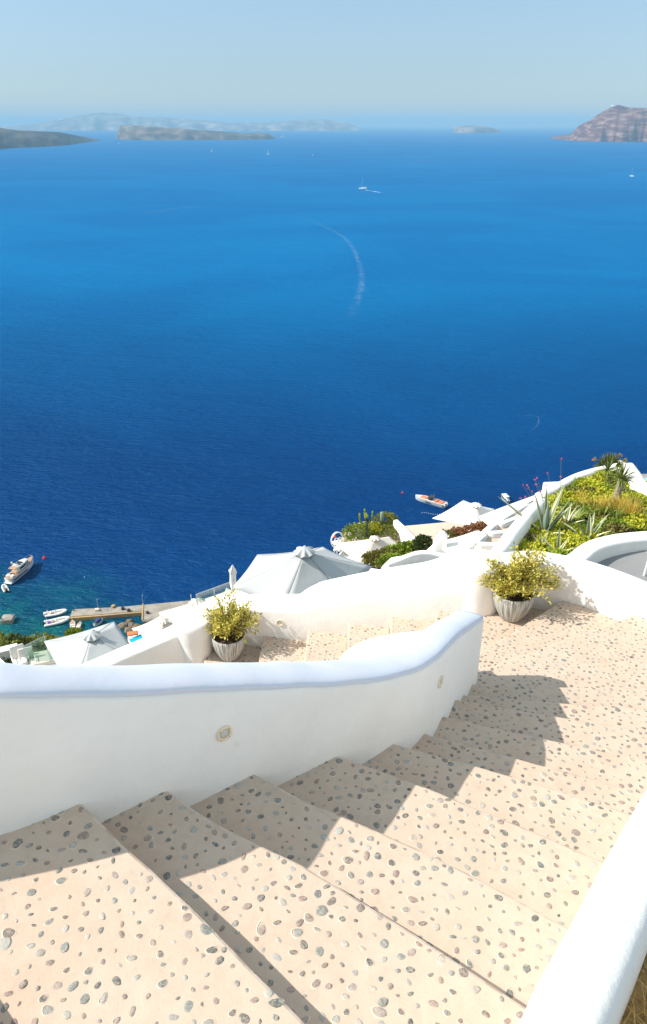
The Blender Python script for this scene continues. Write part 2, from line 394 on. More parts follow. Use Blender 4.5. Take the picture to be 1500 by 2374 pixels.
def sea_mat():
    m = bpy.data.materials.new('sea_water'); m.use_nodes = True
    t = m.node_tree; L = t.links; b = t.nodes['Principled BSDF']
    geo = t.nodes.new('ShaderNodeNewGeometry')
    def noi(sc, det=4, dist=0.0, stretch=None, rough=0.55):
        n = t.nodes.new('ShaderNodeTexNoise'); n.inputs['Scale'].default_value = sc; n.inputs['Detail'].default_value = det
        n.inputs['Distortion'].default_value = dist; n.inputs['Roughness'].default_value = rough
        mp = t.nodes.new('ShaderNodeMapping'); L.new(geo.outputs['Position'], mp.inputs[0])
        if stretch: mp.inputs['Scale'].default_value = stretch[0]; mp.inputs['Rotation'].default_value = (0, 0, R(stretch[1]))
        L.new(mp.outputs[0], n.inputs['Vector'])
        return n
    def mrange(src, a, b_, c=0, d=1):
        r = t.nodes.new('ShaderNodeMapRange'); r.interpolation_type = 'SMOOTHSTEP'
        r.inputs[1].default_value = a; r.inputs[2].default_value = b_; r.inputs[3].default_value = c; r.inputs[4].default_value = d
        L.new(src, r.inputs[0]); return r
    def mix(fac, A, B):
        x = t.nodes.new('ShaderNodeMix'); x.data_type = 'RGBA'
        L.new(fac, x.inputs[0])
        for s_, k in ((A, 6), (B, 7)):
            if isinstance(s_, tuple): x.inputs[k].default_value = (*s_, 1)
            else: L.new(s_, x.inputs[k])
        return x.outputs[2]
    def mth(op, a, b_):
        x = t.nodes.new('ShaderNodeMath'); x.operation = op
        for k, q in ((0, a), (1, b_)):
            if isinstance(q, (int, float)): x.inputs[k].default_value = q
            else: L.new(q, x.inputs[k])
        return x.outputs[0]
    # deep water: broad streaks of slightly different blue
    streak = noi(0.0022, 7, 0.9, ((1, 1.6, 1), 12))
    deep = mix(mrange(streak.outputs[0], 0.35, 0.68).outputs[0], (0.0001, 0.025, 0.118), (0.0001, 0.042, 0.165))
    # base colour goes over to a lighter blue with distance out to sea
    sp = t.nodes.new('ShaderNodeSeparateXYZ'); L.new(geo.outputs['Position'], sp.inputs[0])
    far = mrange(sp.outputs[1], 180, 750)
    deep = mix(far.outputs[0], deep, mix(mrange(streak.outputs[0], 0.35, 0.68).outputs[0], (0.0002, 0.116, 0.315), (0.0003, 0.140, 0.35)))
    # the shallows: a shelf that comes up to the shore
    wob = noi(0.02, 4, 0.5)
    xx = mth('MULTIPLY', sp.outputs[0], 0.42)
    dd = mth('ADD', sp.outputs[1], xx)
    dd = mth('ADD', dd, mth('MULTIPLY', mth('SUBTRACT', wob.outputs[0], 0.5), 45))
    sh = mrange(dd, 172, 132)         # towards the shore
    teal = mix(mrange(noi(0.12, 5, 0.8).outputs[0], 0.40, 0.62).outputs[0], (0.001, 0.065, 0.085), (0.002, 0.12, 0.105))
    sand = noi(0.35, 5, 1.0)
    teal = mix(mrange(sand.outputs[0], 0.55, 0.8, 0, 0.7).outputs[0], teal, (0.02, 0.24, 0.17))
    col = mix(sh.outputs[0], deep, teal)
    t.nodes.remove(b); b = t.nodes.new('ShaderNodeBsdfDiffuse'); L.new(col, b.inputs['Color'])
    gl = t.nodes.new('ShaderNodeBsdfGlossy'); gl.inputs['Color'].default_value = (0.25, 0.60, 0.9, 1); gl.inputs['Roughness'].default_value = 0.25
    ms = t.nodes.new('ShaderNodeMixShader'); ms.inputs[0].default_value = 0.035
    L.new(b.outputs[0], ms.inputs[1]); L.new(gl.outputs[0], ms.inputs[2]); L.new(ms.outputs[0], t.nodes['Material Output'].inputs[0])
    last = None
    for sc, st, di, stch in ((0.22, 0.8, 1.5, ((1.0, 2.6, 1), 25)), (0.9, 0.7, 0.45, ((1, 2.0, 1), 15)), (0.03, 0.4, 6.0, ((1.0, 2.0, 1), 8))):
        n = noi(sc, 4, 0.3, stch, 0.6)
        bp = t.nodes.new('ShaderNodeBump'); bp.inputs['Strength'].default_value = st; bp.inputs['Distance'].default_value = di
        L.new(n.outputs[0], bp.inputs['Height'])
        if last: L.new(last.outputs[0], bp.inputs['Normal'])
        last = bp
    L.new(last.outputs[0], b.inputs['Normal']); L.new(last.outputs[0], gl.inputs['Normal'])
    return m
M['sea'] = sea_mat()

def rock_mat(name, c1, c2, c3, sc=0.01, band=0.06):
    m = bpy.data.materials.new(name); m.use_nodes = True
    t = m.node_tree; L = t.links; b = t.nodes['Principled BSDF']; b.inputs['Roughness'].default_value = 0.95
    b.inputs['Specular IOR Level'].default_value = 0.1
    geo = t.nodes.new('ShaderNodeNewGeometry')
    n = t.nodes.new('ShaderNodeTexNoise'); n.inputs['Scale'].default_value = sc; n.inputs['Detail'].default_value = 8; n.inputs['Distortion'].default_value = 0.5
    mp = t.nodes.new('ShaderNodeMapping'); mp.inputs['Scale'].default_value = (1, 0.6, band / 0.02); L.new(geo.outputs['Position'], mp.inputs[0])
    L.new(mp.outputs[0], n.inputs['Vector'])
    cr = t.nodes.new('ShaderNodeValToRGB')
    cr.color_ramp.elements[0].position = 0.33; cr.color_ramp.elements[0].color = (*c1, 1)
    cr.color_ramp.elements[1].position = 0.70; cr.color_ramp.elements[1].color = (*c3, 1)
    e = cr.color_ramp.elements.new(0.5); e.color = (*c2, 1)
    L.new(n.outputs[0], cr.inputs[0]); L.new(cr.outputs[0], b.inputs['Base Color'])
    return m
M['cliff'] = rock_mat('cliff_scrub', (0.05, 0.055, 0.03), (0.16, 0.12, 0.08), (0.26, 0.21, 0.16), 0.15, 0.03)
M['headland'] = rock_mat('red_volcanic_rock', (0.07, 0.03, 0.025), (0.15, 0.06, 0.045), (0.32, 0.22, 0.17), 0.010, 0.10)
M['lava'] = rock_mat('dark_lava_rock', (0.03, 0.03, 0.03), (0.07, 0.06, 0.05), (0.13, 0.11, 0.09), 0.01)
M['lava2'] = rock_mat('brown_lava_rock', (0.05, 0.045, 0.035), (0.12, 0.10, 0.08), (0.24, 0.18, 0.14), 0.008)
M['farcliff'] = rock_mat('pale_banded_cliff', (0.10, 0.09, 0.08), (0.20, 0.17, 0.14), (0.40, 0.34, 0.28), 0.004)
M['village'] = nmat('whitewashed_far_houses', (0.8, 0.78, 0.75), 0.9)

# ================================================================ SETTING
def grid(x0, x1, y0, y1, nx, ny, zf):
    v = []; f = []
    for j in range(ny + 1):
        for i in range(nx + 1):
            x = x0 + (x1 - x0) * i / nx; y = y0 + (y1 - y0) * j / ny
            v.append((x, y, zf(x, y)))
    for j in range(ny):
        for i in range(nx):
            a = j * (nx + 1) + i; f.append((a, a + 1, a + nx + 2, a + nx + 1))
    return v, f
tag(obj('sea', ([(-32000, -500, 0), (32000, -500, 0), (32000, 44000, 0), (-32000, 44000, 0)], [(0, 1, 2, 3)]), M['sea']), kind='structure')

def fbm(x, y, z=0, o=4):
    s = 0; a = 1
    for k in range(o):
        s += a * noise.noise(Vector((x, y, z))); x *= 2.07; y *= 2.03; z *= 2.0; a *= 0.5
    return s
def cliff_z(x, y):
    xs = -x * 0.12                                # the shore swings out to the right
    yy = y + min(0, 0.35 * (x)) * 0 
    shore = 158 + 0.25 * max(x, 0) - 0.22 * max(-x - 20, 0)
    t = y / shore
    prof = [(-9, 2), (0.0, 9.0), (0.08, 18), (0.16, 34), (0.35, 70), (0.6, 98), (0.85, 114.5), (1.0, 120.0), (1.15, 124), (9, 160)]
    for (a, ha), (b_, hb) in zip(prof, prof[1:]):
        if t <= b_:
            h = ha + (hb - ha) * (t - a) / (b_ - a); break
    amp = 0.4 if y < 25 else min(2.2, 0.4 + (y - 25) * 0.06)
    if t > 0.8: amp *= 0.5
    return CZ - h + amp * fbm(x * 0.08, y * 0.08, 1.0) - 0.6
tag(obj('cliff_slope', grid(-170, 230, -25, 215, 160, 120, cliff_z), M['cliff'], smooth=True), kind='structure')

def island(name, cols, mat, D_depth, rough=1.0, cliffy=0.35, seed=0, nrow=16, dens_=6):
    """cols: (px, py of the skyline, py of the waterline); built where the sea meets each waterline ray"""
    C = []
    for (a, b_) in zip(cols, cols[1:]):
        n = max(1, int(abs(b_[0] - a[0]) / dens_))
        for k in range(n):
            t = k / n; C.append([a[j] + (b_[j] - a[j]) * t for j in range(3)])
    C.append(list(cols[-1]))
    v = []; f = []
    for i, (px, pt, pb) in enumerate(C):
        base = SEA(px, pb); D = base.length
        d = ray(px, pt); horiz = Vector((base.x, base.y, 0)); dn = horiz.normalized()
        crest_d = horiz.length + D_depth * 0.35
        H = CZ + d.z / math.hypot(d.x, d.y) * crest_d
        H = max(H, 1.0)
        for j in range(nrow + 1):
            t = j / nrow
            dist = horiz.length + D_depth * t
            if t < 0.35:
                q = t / 0.35
                e = cliffy
                z = H * (q ** e)
                gl = fbm(px * 0.035 + seed, t * 3, seed, 5)
                z += H * 0.20 * gl * math.sin(math.pi * min(1, q)) * rough
                lat = 0.10 * D_depth * fbm(px * 0.03, t * 2.0, seed + 5, 4) * (1 - q) * rough
            else:
                q = (t - 0.35) / 0.65; z = H * (1 - q * q) ; lat = 0
            if i in (0, len(C) - 1): z *= 0.15
            if j == 0: z = -2
            if j == nrow: z = -2
            p = dn * (dist + lat); v.append((p.x, p.y, z))
    for i in range(len(C) - 1):
        for j in range(nrow):
            a = i * (nrow + 1) + j; f.append((a, a + nrow + 1, a + nrow + 2, a + 1))
    return tag(obj(name, (v, f), mat, smooth=True), kind='structure')
island('far_island_ridge', [(-60, 300, 303), (0, 294, 303), (40, 291, 303), (100, 285, 303), (150, 275, 303), (200, 266, 303), (240, 261, 303), (285, 263, 303), (305, 270, 303), (380, 272, 303), (450, 277, 303), (530, 284, 303),
        (600, 283, 303), (660, 281, 303), (700, 277, 303), (750, 276, 303), (800, 283, 303), (835, 297, 303)], M['farcliff'], 4200, 0.8, 0.3, 3, 22)
island('dark_lava_island', [(-130, 285, 352), (-40, 291, 350), (0, 295, 344), (45, 302, 343), (90, 304, 341), (140, 306, 338), (170, 312, 334), (200, 318, 330), (232, 325, 326)], M['lava'], 900, 0.9, 0.6, 11)
island('low_rocky_island', [(268, 316, 322), (282, 291, 323.5), (300, 290, 324.5), (360, 294, 325), (430, 299, 325), (500, 304, 324.5), (560, 308, 324), (620, 309, 323), (639, 319, 322)], M['lava2'], 700, 0.8, 0.4, 21)
island('small_flat_island', [(1050, 303, 308), (1054, 292, 308), (1068, 292, 308.5), (1100, 291, 308.5), (1130, 294, 308), (1164, 302, 307)], M['farcliff'], 900, 0.5, 0.22, 31)
island('red_headland', [(1278, 319, 322), (1300, 314, 324), (1320, 311, 326), (1340, 289, 327), (1360, 280, 328), (1375, 267, 328), (1400, 251, 328.5), (1420, 243, 329), (1445, 249, 329), (1470, 250, 329), (1500, 250, 329.5),
        (1560, 255, 330), (1640, 262, 331)], M['headland'], 1500, 0.8, 0.62, 41, 34, 3)

# white villages along the two crests, one mass each at this distance
def village(name, spots, py_water, back, label, size):
    mb = MB()
    rr = random.Random(5)
    for px, py, wpx in spots:
        base = SEA(px, py_water); dn = Vector((base.x, base.y, 0)).normalized()
        D = math.hypot(base.x, base.y) + back
        for k in range(int(wpx)):
            q = px + (rr.random() - 0.5) * wpx * 1.3
            d = ray(q, py + rr.random() * 2.0)
            z = CZ + d.z / math.hypot(d.x, d.y) * D
            dd = Vector((d.x, d.y, 0)).normalized()
            s = size * (0.4 + rr.random())
            mb.box((dd.x * D, dd.y * D, z), (s * 1.6, s, s * 0.8), rr.random())
    return tag(mb.build(name, M['village']), label, 'village', kind='stuff')
village('far_village', [(150, 276, 8), (170, 270, 14), (240, 265, 14), (262, 264, 8), (290, 268, 8), (510, 283, 5), (600, 285, 5), (640, 289, 18), (655, 285, 8), (700, 281, 10), (740, 281, 8)], 303, 1150, 'white villages along the far ridge', 34)
village('headland_village', [(1421, 244, 6), (1426, 245, 3), (1492, 256, 5), (1530, 258, 6)], 329, 480, 'white houses on top of the red headland', 10)

# air
hz = MB().box((0, 21500, 174.5), (68000, 47000, 355)).build('haze', [])
hz.data.materials.clear()
hm = bpy.data.materials.new('hazy_air'); hm.use_nodes = True
t = hm.node_tree
for n in list(t.nodes):
    if n.bl_idname == 'ShaderNodeBsdfPrincipled': t.nodes.remove(n)
pv = t.nodes.new('ShaderNodeVolumePrincipled')
pv.inputs['Color'].default_value = (0.37, 0.59, 0.72, 1); pv.inputs['Density'].default_value = 0.82e-4; pv.inputs['Anisotropy'].default_value = 0.0
t.links.new(pv.outputs[0], t.nodes['Material Output'].inputs['Volume'])
hz.data.materials.append(hm)
tag(hz, kind='stuff')

# ================================================================ STAIRCASE
stair = empty('winding_staircase', F(0.6, 2.6, TH(6)), label='winding flight of peach steps inlaid with dark pebbles, curving down between white walls', cat='staircase')
SO = stair.location.copy()
# nosing lines in plan (survey units), inner end first
NOS = {
 -3: [(-2.2, 1.0), (-1.55, 0.35), (-1.0, -0.15), (-0.3, -0.9)],
 -2: [(-2.0, 1.5), (-1.50, 0.98), (-1.08, 0.62), (-0.55, 0.18), (0.05, -0.42)],
 -1: [(-1.6, 1.72), (-1.22, 1.40), (-0.896, 1.11), (-0.805, 1.025), (-0.40, 0.66), (0.10, 0.24)],
 0: [(-0.86, 1.80), (-0.738, 1.699), (-0.585, 1.553), (-0.481, 1.47), (-0.395, 1.389), (-0.228, 1.237), (-0.146, 1.155), (-0.035, 1.05), (0.20, 0.84), (0.33, 0.725)],
 1: [(-0.64, 1.95), (-0.514, 1.856), (-0.35, 1.735), (-0.218, 1.655), (-0.064, 1.572), (0.10, 1.462), (0.258, 1.352), (0.492, 1.168), (0.56, 1.115)],
 2: [(-0.39, 2.15), (-0.248, 2.048), (-0.082, 1.932), (0.151, 1.812), (0.345, 1.705), (0.493, 1.611), (0.694, 1.469), (0.80, 1.395)],
 3: [(-0.08, 2.33), (0.059, 2.255), (0.385, 2.095), (0.616, 1.968), (0.866, 1.82), (1.11, 1.675)],
 4: [(0.16, 2.51), (0.301, 2.445), (0.631, 2.315), (0.928, 2.193), (1.127, 2.091), (1.40, 1.955)],
 5: [(0.30, 2.69), (0.449, 2.637), (0.826, 2.487), (1.004, 2.415), (1.70, 2.13)],
 6: [(0.40, 2.94), (0.577, 2.883), (0.96, 2.752), (1.282, 2.645), (2.2, 2.35)],
 7: [(0.50, 3.19), (0.692, 3.14), (1.06, 3.041), (1.6, 2.91), (2.5, 2.70)],
 8: [(0.58, 3.34), (0.772, 3.318), (1.17, 3.265), (2.7, 3.08)],
 9: [(0.60, 3.555), (0.859, 3.549), (1.272, 3.533), (2.9, 3.48)],
 10: [(0.70, 3.80), (0.97, 3.824), (1.322, 3.859), (2.9, 4.02)],
 11: [(0.80, 3.86), (1.039, 3.991), (2.21, 4.593), (2.6, 4.79)],
 12: [(0.80, 4.05), (1.08, 4.311), (1.444, 4.633), (1.814, 4.963), (1.95, 5.08)],
 13: [(0.74, 3.75), (0.80, 4.4), (0.87, 4.98), (0.88, 5.3)],
 14: [(0.42, 3.75), (0.47, 4.4), (0.53, 5.05), (0.55, 5.3)],
 15: [(0.12, 3.75), (0.15, 4.4), (0.20, 5.11), (0.21, 5.4)],
 16: [(-0.22, 3.75), (-0.18, 4.4), (-0.13, 5.18), (-0.12, 5.5)],
 17: [(-0.56, 3.75), (-0.535, 4.6), (-0.51, 5.28), (-0.505, 5.6)],
 18: [(-1.00, 3.75), (-1.02, 4.9), (-0.99, 5.05), (-1.0, 5.6)],
}
def clip_in(poly, x, y):
    c = False; n = len(poly)
    for i in range(n):
        x1, y1 = poly[i]; x2, y2 = poly[(i + 1) % n]
        if (y1 > y) != (y2 > y) and x < (x2 - x1) * (y - y1) / (y2 - y1) + x1: c = not c
    return c
def wobbly(line, k):
    """resample a nosing and give it the slightly uneven hand-trowelled edge"""
    pts = dens([(a, b_, 0) for a, b_ in line], 0.05)
    return [(p.x + 0.006 * noise.noise(Vector((p.x * 6, p.y * 6, k))), p.y + 0.006 * noise.noise(Vector((p.x * 6, p.y * 6, k + 9.3)))) for p in pts]
OUT = {10: [(2.9, 4.6), (2.2, 4.85)], 11: [(2.4, 4.7)], 12: []}
def tread_poly(k):
    a = wobbly(NOS[k], k)
    b_ = wobbly(NOS[k - 1], k - 1)
    return a, b_
rnd = random.Random(11)
def pebble(mb, c, r, asp, rot, hgt):
    n = 11
    ph = rnd.uniform(0, 6.28); pw_ = rnd.uniform(0.02, 0.16); off = [1 + 0.16 * (rnd.random() - 0.5) + pw_ * math.cos(q / n * 6.283 - ph) + 0.10 * rnd.random() * math.cos(3 * (q / n * 6.283 - ph)) for q in range(n)]
    v = []; f = []
    ca, sa = math.cos(rot), math.sin(rot)
    tx, ty = rnd.uniform(-.12, .12), rnd.uniform(-.12, .12)
    for ring, (s, z) in enumerate(((1.0, -0.3), (0.97, 0.25), (0.78, 0.72), (0.42, 0.95))):
        for q in range(n):
            a = q / n * 6.283
            x = math.cos(a) * r * s * off[q]; y = math.sin(a) * r * asp * s * off[q]
            v.append((c[0] + x * ca - y * sa, c[1] + x * sa + y * ca, c[2] + hgt * z + (tx * x + ty * y if ring > 0 else 0)))
    v.append((c[0], c[1], c[2] + hgt))
    for ring in range(3):
        for q in range(n):
            a = ring * n + q; b_ = ring * n + (q + 1) % n
            f.append((a, b_, b_ + n, a + n))
    for q in range(n): f.append((3 * n + q, 3 * n + (q + 1) % n, 4 * n))
    mb.add(v, f)
def halo(mb, c, r, asp, rot):
    n = 14; v = []; f = []; ca, sa = math.cos(rot), math.sin(rot)
    for s, z in ((1.38, -0.003), (1.15, 0.0012), (0.95, 0.002)):
        for q in range(n):
            a = q / n * 6.283; rr_ = s * (1 + 0.08 * math.sin(3 * a + rot))
            x = math.cos(a) * r * rr_; y = math.sin(a) * r * asp * rr_
            v.append((c[0] + x * ca - y * sa, c[1] + x * sa + y * ca, c[2] + z))
    for g in range(2):
        for q in range(n):
            a = g * n + q; b_ = g * n + (q + 1) % n; f.append((a, b_, b_ + n, a + n))
    mb.add(v, f)
def near_face(p, poly, d):
    n = len(poly)
    for i in range(n):
        a = Vector(poly[i]); b_ = Vector(poly[(i + 1) % n]); ab = b_ - a
        t_ = max(0, min(1, (p - a).dot(ab) / max(ab.length_squared, 1e-9)))
        if (p - a - ab * t_).length < d: return True
    return False
for k in range(-2, 19):
    a, b_ = tread_poly(k)
    if k == 13: poly = [(0.80, 4.05)] + wobbly([(0.80, 4.05), (1.08, 4.311), (1.444, 4.633), (1.814, 4.963), (1.95, 5.08)], 12)[1:] + [(1.9, 5.4), (0.88, 5.4)] + wobbly(NOS[13][::-1], 13)
    else: poly = a + b_[::-1]
    if k == 10: pass
    if k == 11: poly = a + [(3.0, 4.6)] + b_[::-1]
    if k == 12: poly = a + [(2.6, 4.9)] + b_[::-1]
    clean = []
    for p in poly:
        if not clean or (Vector(p) - Vector(clean[-1])).length > 1e-3: clean.append(p)
    poly = clean
    # overlap a little underneath the higher step
    cxm = sum(p[0] for p in poly) / len(poly); cym = sum(p[1] for p in poly) / len(poly)
    pw = [(p[0] * S - SO.x, p[1] * S - SO.y) for p in poly]
    zt = CZ - TH(k) * S - SO.z
    ar = sum(pw[i][0] * pw[(i + 1) % len(pw)][1] - pw[(i + 1) % len(pw)][0] * pw[i][1] for i in range(len(pw)))
    if ar < 0: pw = pw[::-1]
    # solid with a small worn round-over along the top edge
    n = len(pw); rings = []
    def inset(d):
        o_ = []
        for i in range(n):
            p0, p1, p2 = Vector(pw[i - 1]), Vector(pw[i]), Vector(pw[(i + 1) % n])
            e1 = (p1 - p0).normalized(); e2 = (p2 - p1).normalized()
            nn = Vector((-(e1.y + e2.y), e1.x + e2.x))
            if nn.length < 0.3: nn = Vector((-e2.y, e2.x))
            nn.normalize(); o_.append((p1.x + nn.x * d, p1.y + nn.y * d))
        return o_
    v = []; f = []
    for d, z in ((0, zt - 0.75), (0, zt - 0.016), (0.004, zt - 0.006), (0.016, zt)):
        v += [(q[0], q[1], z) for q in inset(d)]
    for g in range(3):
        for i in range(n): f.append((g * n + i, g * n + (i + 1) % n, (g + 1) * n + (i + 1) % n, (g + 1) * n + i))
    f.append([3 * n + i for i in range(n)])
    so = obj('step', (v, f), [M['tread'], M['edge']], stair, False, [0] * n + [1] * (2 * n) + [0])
    for p in so.data.polygons: p.use_smooth = False
    # pebbles set into the mortar
    mb = MB(); mh = MB()
    minx = min(p[0] for p in pw); maxx = max(p[0] for p in pw); miny = min(p[1] for p in pw); maxy = max(p[1] for p in pw)
    pts = []
    sp_ = 0.0605
    tries = int((maxx - minx) * (maxy - miny) / (sp_ * sp_) * 9)
    cell = {}
    for _ in range(tries):
        x = rnd.uniform(minx, maxx); y = rnd.uniform(miny, maxy)
        ck = (int(x // 0.1), int(y // 0.1))
        dmin = sp_ * rnd.uniform(0.62, 1.25)
        if any((x - q[0]) ** 2 + (y - q[1]) ** 2 < dmin * dmin for i in (-1, 0, 1) for j in (-1, 0, 1) for q in cell.get((ck[0] + i, ck[1] + j), ())): continue
        if not clip_in(pw, x, y) or near_face(Vector((x, y)), pw, 0.024): continue
        cell.setdefault(ck, []).append((x, y)); pts.append((x, y))
    for x, y in pts:
        u = rnd.random()
        r = 0.0085 + 0.0145 * rnd.random() ** 1.3 + (0.010 * rnd.random() if u > 0.90 else 0)
        asp = rnd.uniform(0.52, 0.92); rot = rnd.uniform(0, 3.14)
        pebble(mb, (x, y, zt), r, asp, rot, rnd.uniform(0.0014, 0.0036))
        if rnd.random() < 0.35: halo(mh, (x, y, zt), r, asp, rot)
    # a few pebbles on the riser face
    mb.mi = 0
    nf = len(mb.f)
    mb.v += mh.v; mb.f += [[i + len(mb.v) - len(mh.v) for i in q] for q in mh.f]; mb.m += [1] * len(mh.f)
    tag(mb.build('pebble_inlay', [M['pebble'], M['halo']], so, True), kind='stuff')

# ================================================================ WHITE WALLS BY THE STAIRS
def whitewall(name, pts, thick, depth, label, rnd_=0.06, rise=0.0, n=6, cat='wall', mat=None, parent=None):
    o = wall(name, pts, thick, depth, mat or M['plaster'], parent, rnd_, n, rise)
    if label: tag(o, label, cat)
    return o
MW = [(-2.9, 1.12, 1.17), (-2.1, 1.28, 1.22), (-1.5, 1.41, 1.28), (-1.15, 1.50, 1.32), (-0.866, 1.614, 1.374), (-0.634, 1.774, 1.507), (-0.351, 1.973, 1.653), (-0.15, 2.114, 1.758), (0.081, 2.272, 1.873), (0.25, 2.405, 1.955),
      (0.40, 2.56, 2.03), (0.50, 2.72, 2.095), (0.60, 2.93, 2.175), (0.68, 3.12, 2.26), (0.79, 3.37, 2.39), (0.93, 3.70, 2.56)]
# thing: low white parapet, sky-lit shade put into the colour of its top
mw = empty('stair_parapet', F(0.2, 2.5, 2.6), label='long low white parapet with a rounded top tinted in bluish shade, in shade between the two flights', cat='wall')
mo = mw.location.copy()
P_ = lefts([F(*p) - mo for p in [tuple(q) for q in MW]])
P_ = lefts(catmull([F(*p) - mo for p in MW], 6))
TK = 0.25
def nz(i, f_=2.0, s_=0): p = P_[i][0]; return noise.noise(Vector((p.x * f_, p.y * f_, s_)))
def body(i):
    z = P_[i][0].z + 0.006 * nz(i, 5)
    return [(0.0, z - 1.6), (0.004 * nz(i, 3, 4), z - 0.8), (0.0, z - 0.03), (0.006, z), (TK - 0.03, z), (TK, z - 0.05), (TK + 0.02, z - 1.6)]
bo = obj('wall_body', sweep(P_, body), M['plaster'], mw, True)
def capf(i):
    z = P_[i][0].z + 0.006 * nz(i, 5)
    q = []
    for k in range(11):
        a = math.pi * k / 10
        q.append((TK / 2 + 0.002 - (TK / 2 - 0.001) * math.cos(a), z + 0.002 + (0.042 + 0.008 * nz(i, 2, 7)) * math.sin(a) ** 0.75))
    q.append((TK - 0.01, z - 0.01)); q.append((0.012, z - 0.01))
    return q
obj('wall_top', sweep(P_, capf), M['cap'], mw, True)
# lower shoulder behind the bend
SHP = catmull([F(*p) for p in [(-1.15, 3.35, 3.55), (-0.7, 3.38, 3.45), (-0.25, 3.36, 3.24), (0.04, 3.32, 2.95), (0.26, 3.33, 2.78), (0.50, 3.36, 2.73), (0.74, 3.38, 2.72)]], 6)
def shf(i):
    z = SHP[i].z
    return [(0, z - 1.5), (0, z - 0.06), (0.02, z - 0.02), (0.07, z), (0.60, z), (0.68, z - 0.015), (0.72, z - 0.06), (0.74, z - 1.5)]
shoulder = obj('lower_stair_wall', sweep(lefts(SHP), shf), M['plaster'], None, True)
tag(shoulder, 'broad sunlit white wall top behind the bend of the blue-topped parapet', 'wall')
# ledge wall + outer wall of the lower flight
whitewall('ledge_wall', [F(*p) for p in [(-1.0, 5.42, 3.72), (-0.8, 5.39, 3.66), (-0.574, 5.346, 3.597), (-0.355, 5.296, 3.570), (-0.212, 5.263, 3.543), (0.035, 5.207, 3.46), (0.509, 5.10, 3.323), (0.833, 5.025, 3.228), (1.15, 4.955, 3.15)]],
          0.40, 1.6, 'low white wall with a broad ledge and plant shadow running beside the lower steps', 0.05)
whitewall('outer_wall', [F(*p) for p in [(-0.36, 5.50, 3.72), (-0.25, 5.47, 3.66), (-0.12, 5.45, 3.55), (-0.036, 5.43, 3.49), (0.355, 5.34, 3.335), (0.60, 5.285, 3.255), (0.812, 5.24, 3.185), (1.041, 5.19, 3.07), (1.2, 5.15, 3.03)]],
          0.30, 1.6, 'white outer wall rising in a curve between the grey parasol and the round pillar', 0.07, 0.02)
def pillar(name, x, y, hb, ht, r0, r1, label, sy=1.0):
    mb = MB(); zb = -(hb - ht) * S
    c = F(x, y, ht)
    prof = [(r0 * S, zb), (r0 * S * 0.99, zb * 0.7), ((r0 * .5 + r1 * .5) * S, zb * 0.35), (r1 * S * 1.03, -0.10), (r1 * S, -0.065), (r1 * S * 0.95, -0.03), (r1 * S * 0.84, -0.008), (r1 * S * 0.6, 0.005), (0.001, 0.012)]
    mb.lathe(prof, (0, 0, 0), 40, 1, sy)
    for i, v in enumerate(mb.v): mb.v[i] = v + Vector((0.008 * noise.noise(v * 3), 0.008 * noise.noise(v * 3 + Vector((5, 0, 0))), 0))
    o = mb.build(name, M['plaster'], None, True); o.location = c
    return tag(o, label, 'pillar')
pillar('white_pillar', -1.07, 5.28, 4.2, 3.62, 0.125, 0.17, 'rounded white pillar left of the smaller potted plant, narrowing towards its foot')
pillar('white_pillar', 1.20, 5.12, 3.7, 2.98, 0.20, 0.185, 'fat round-topped white pillar left of the larger potted plant at the corner of the stairs')
whitewall('descending_wall', [F(*p) for p in [(-2.9, 4.50, 4.32), (-2.3, 4.76, 4.06), (-1.70, 5.0, 3.88), (-1.3, 5.15, 3.77), (-1.08, 5.24, 3.70)]][::1],
          0.26, 2.2, 'white wall sloping down to the left from the small pillar, its stair side in shade', 0.06)
whitewall('curved_stair_wall', [F(*p) for p in [(1.25, 5.08, 3.02), (1.55, 5.055, 2.96), (1.80, 4.985, 2.955), (2.0, 4.86, 2.955), (2.18, 4.68, 2.95), (2.33, 4.50, 2.95), (2.55, 4.20, 2.93), (2.66, 3.8, 2.85), (2.62, 3.4, 2.72), (2.42, 3.05, 2.52), (2.05, 2.65, 2.25), (1.62, 2.28, 2.02)]][::1],
          0.27, 2.4, 'bright white curved wall behind the larger potted plant, catching its leaf shadow', 0.06)
whitewall('near_parapet', [F(*p) for p in [(0.10, -0.9, 1.2), (0.02, -0.2, 1.38), (0.10, 0.40, 1.52), (0.38, 0.91, 1.60), (0.70, 1.355, 1.74), (1.06, 1.84, 1.90), (1.36, 2.17, 1.98), (1.70, 2.50, 2.05)]][::-1],
          0.25, 1.5, 'thick rounded white parapet crossing the lower right corner beside the dry grass', 0.075, 0.015)

# ---------------------------------------------------------------- wall lights
def wall_light(c, nrm, r, label, lidded=True):
    e = empty('recessed_wall_light', c, label=label, cat='wall light', group='round lights set into the stair walls')
    q = Vector(nrm).normalized().to_track_quat('Z', 'Y'); e.rotation_mode = 'QUATERNION'; e.rotation_quaternion = q
    MB().lathe([(r * 0.60, -0.004), (r * 0.62, 0.010), (r * 0.70, 0.014), (r * 0.93, 0.013), (r, 0.008), (r * 1.01, -0.01)], n=32).build('ring', M['lensring'], e, True)
    MB().lathe([(0.0005, 0.010), (r * 0.3, 0.009), (r * 0.58, 0.006), (r * 0.62, -0.01)], n=24).build('lens', M['lens'], e, True)
    for a in (0.8, 2.37, 3.94, 5.5):
        MB().lathe([(0.0004, 0.0165), (r * 0.05, 0.016), (r * 0.055, 0.010)], (math.cos(a) * r * 0.81, math.sin(a) * r * 0.81, 0), 8).build('screw', M['screw'], e, True)
    return e
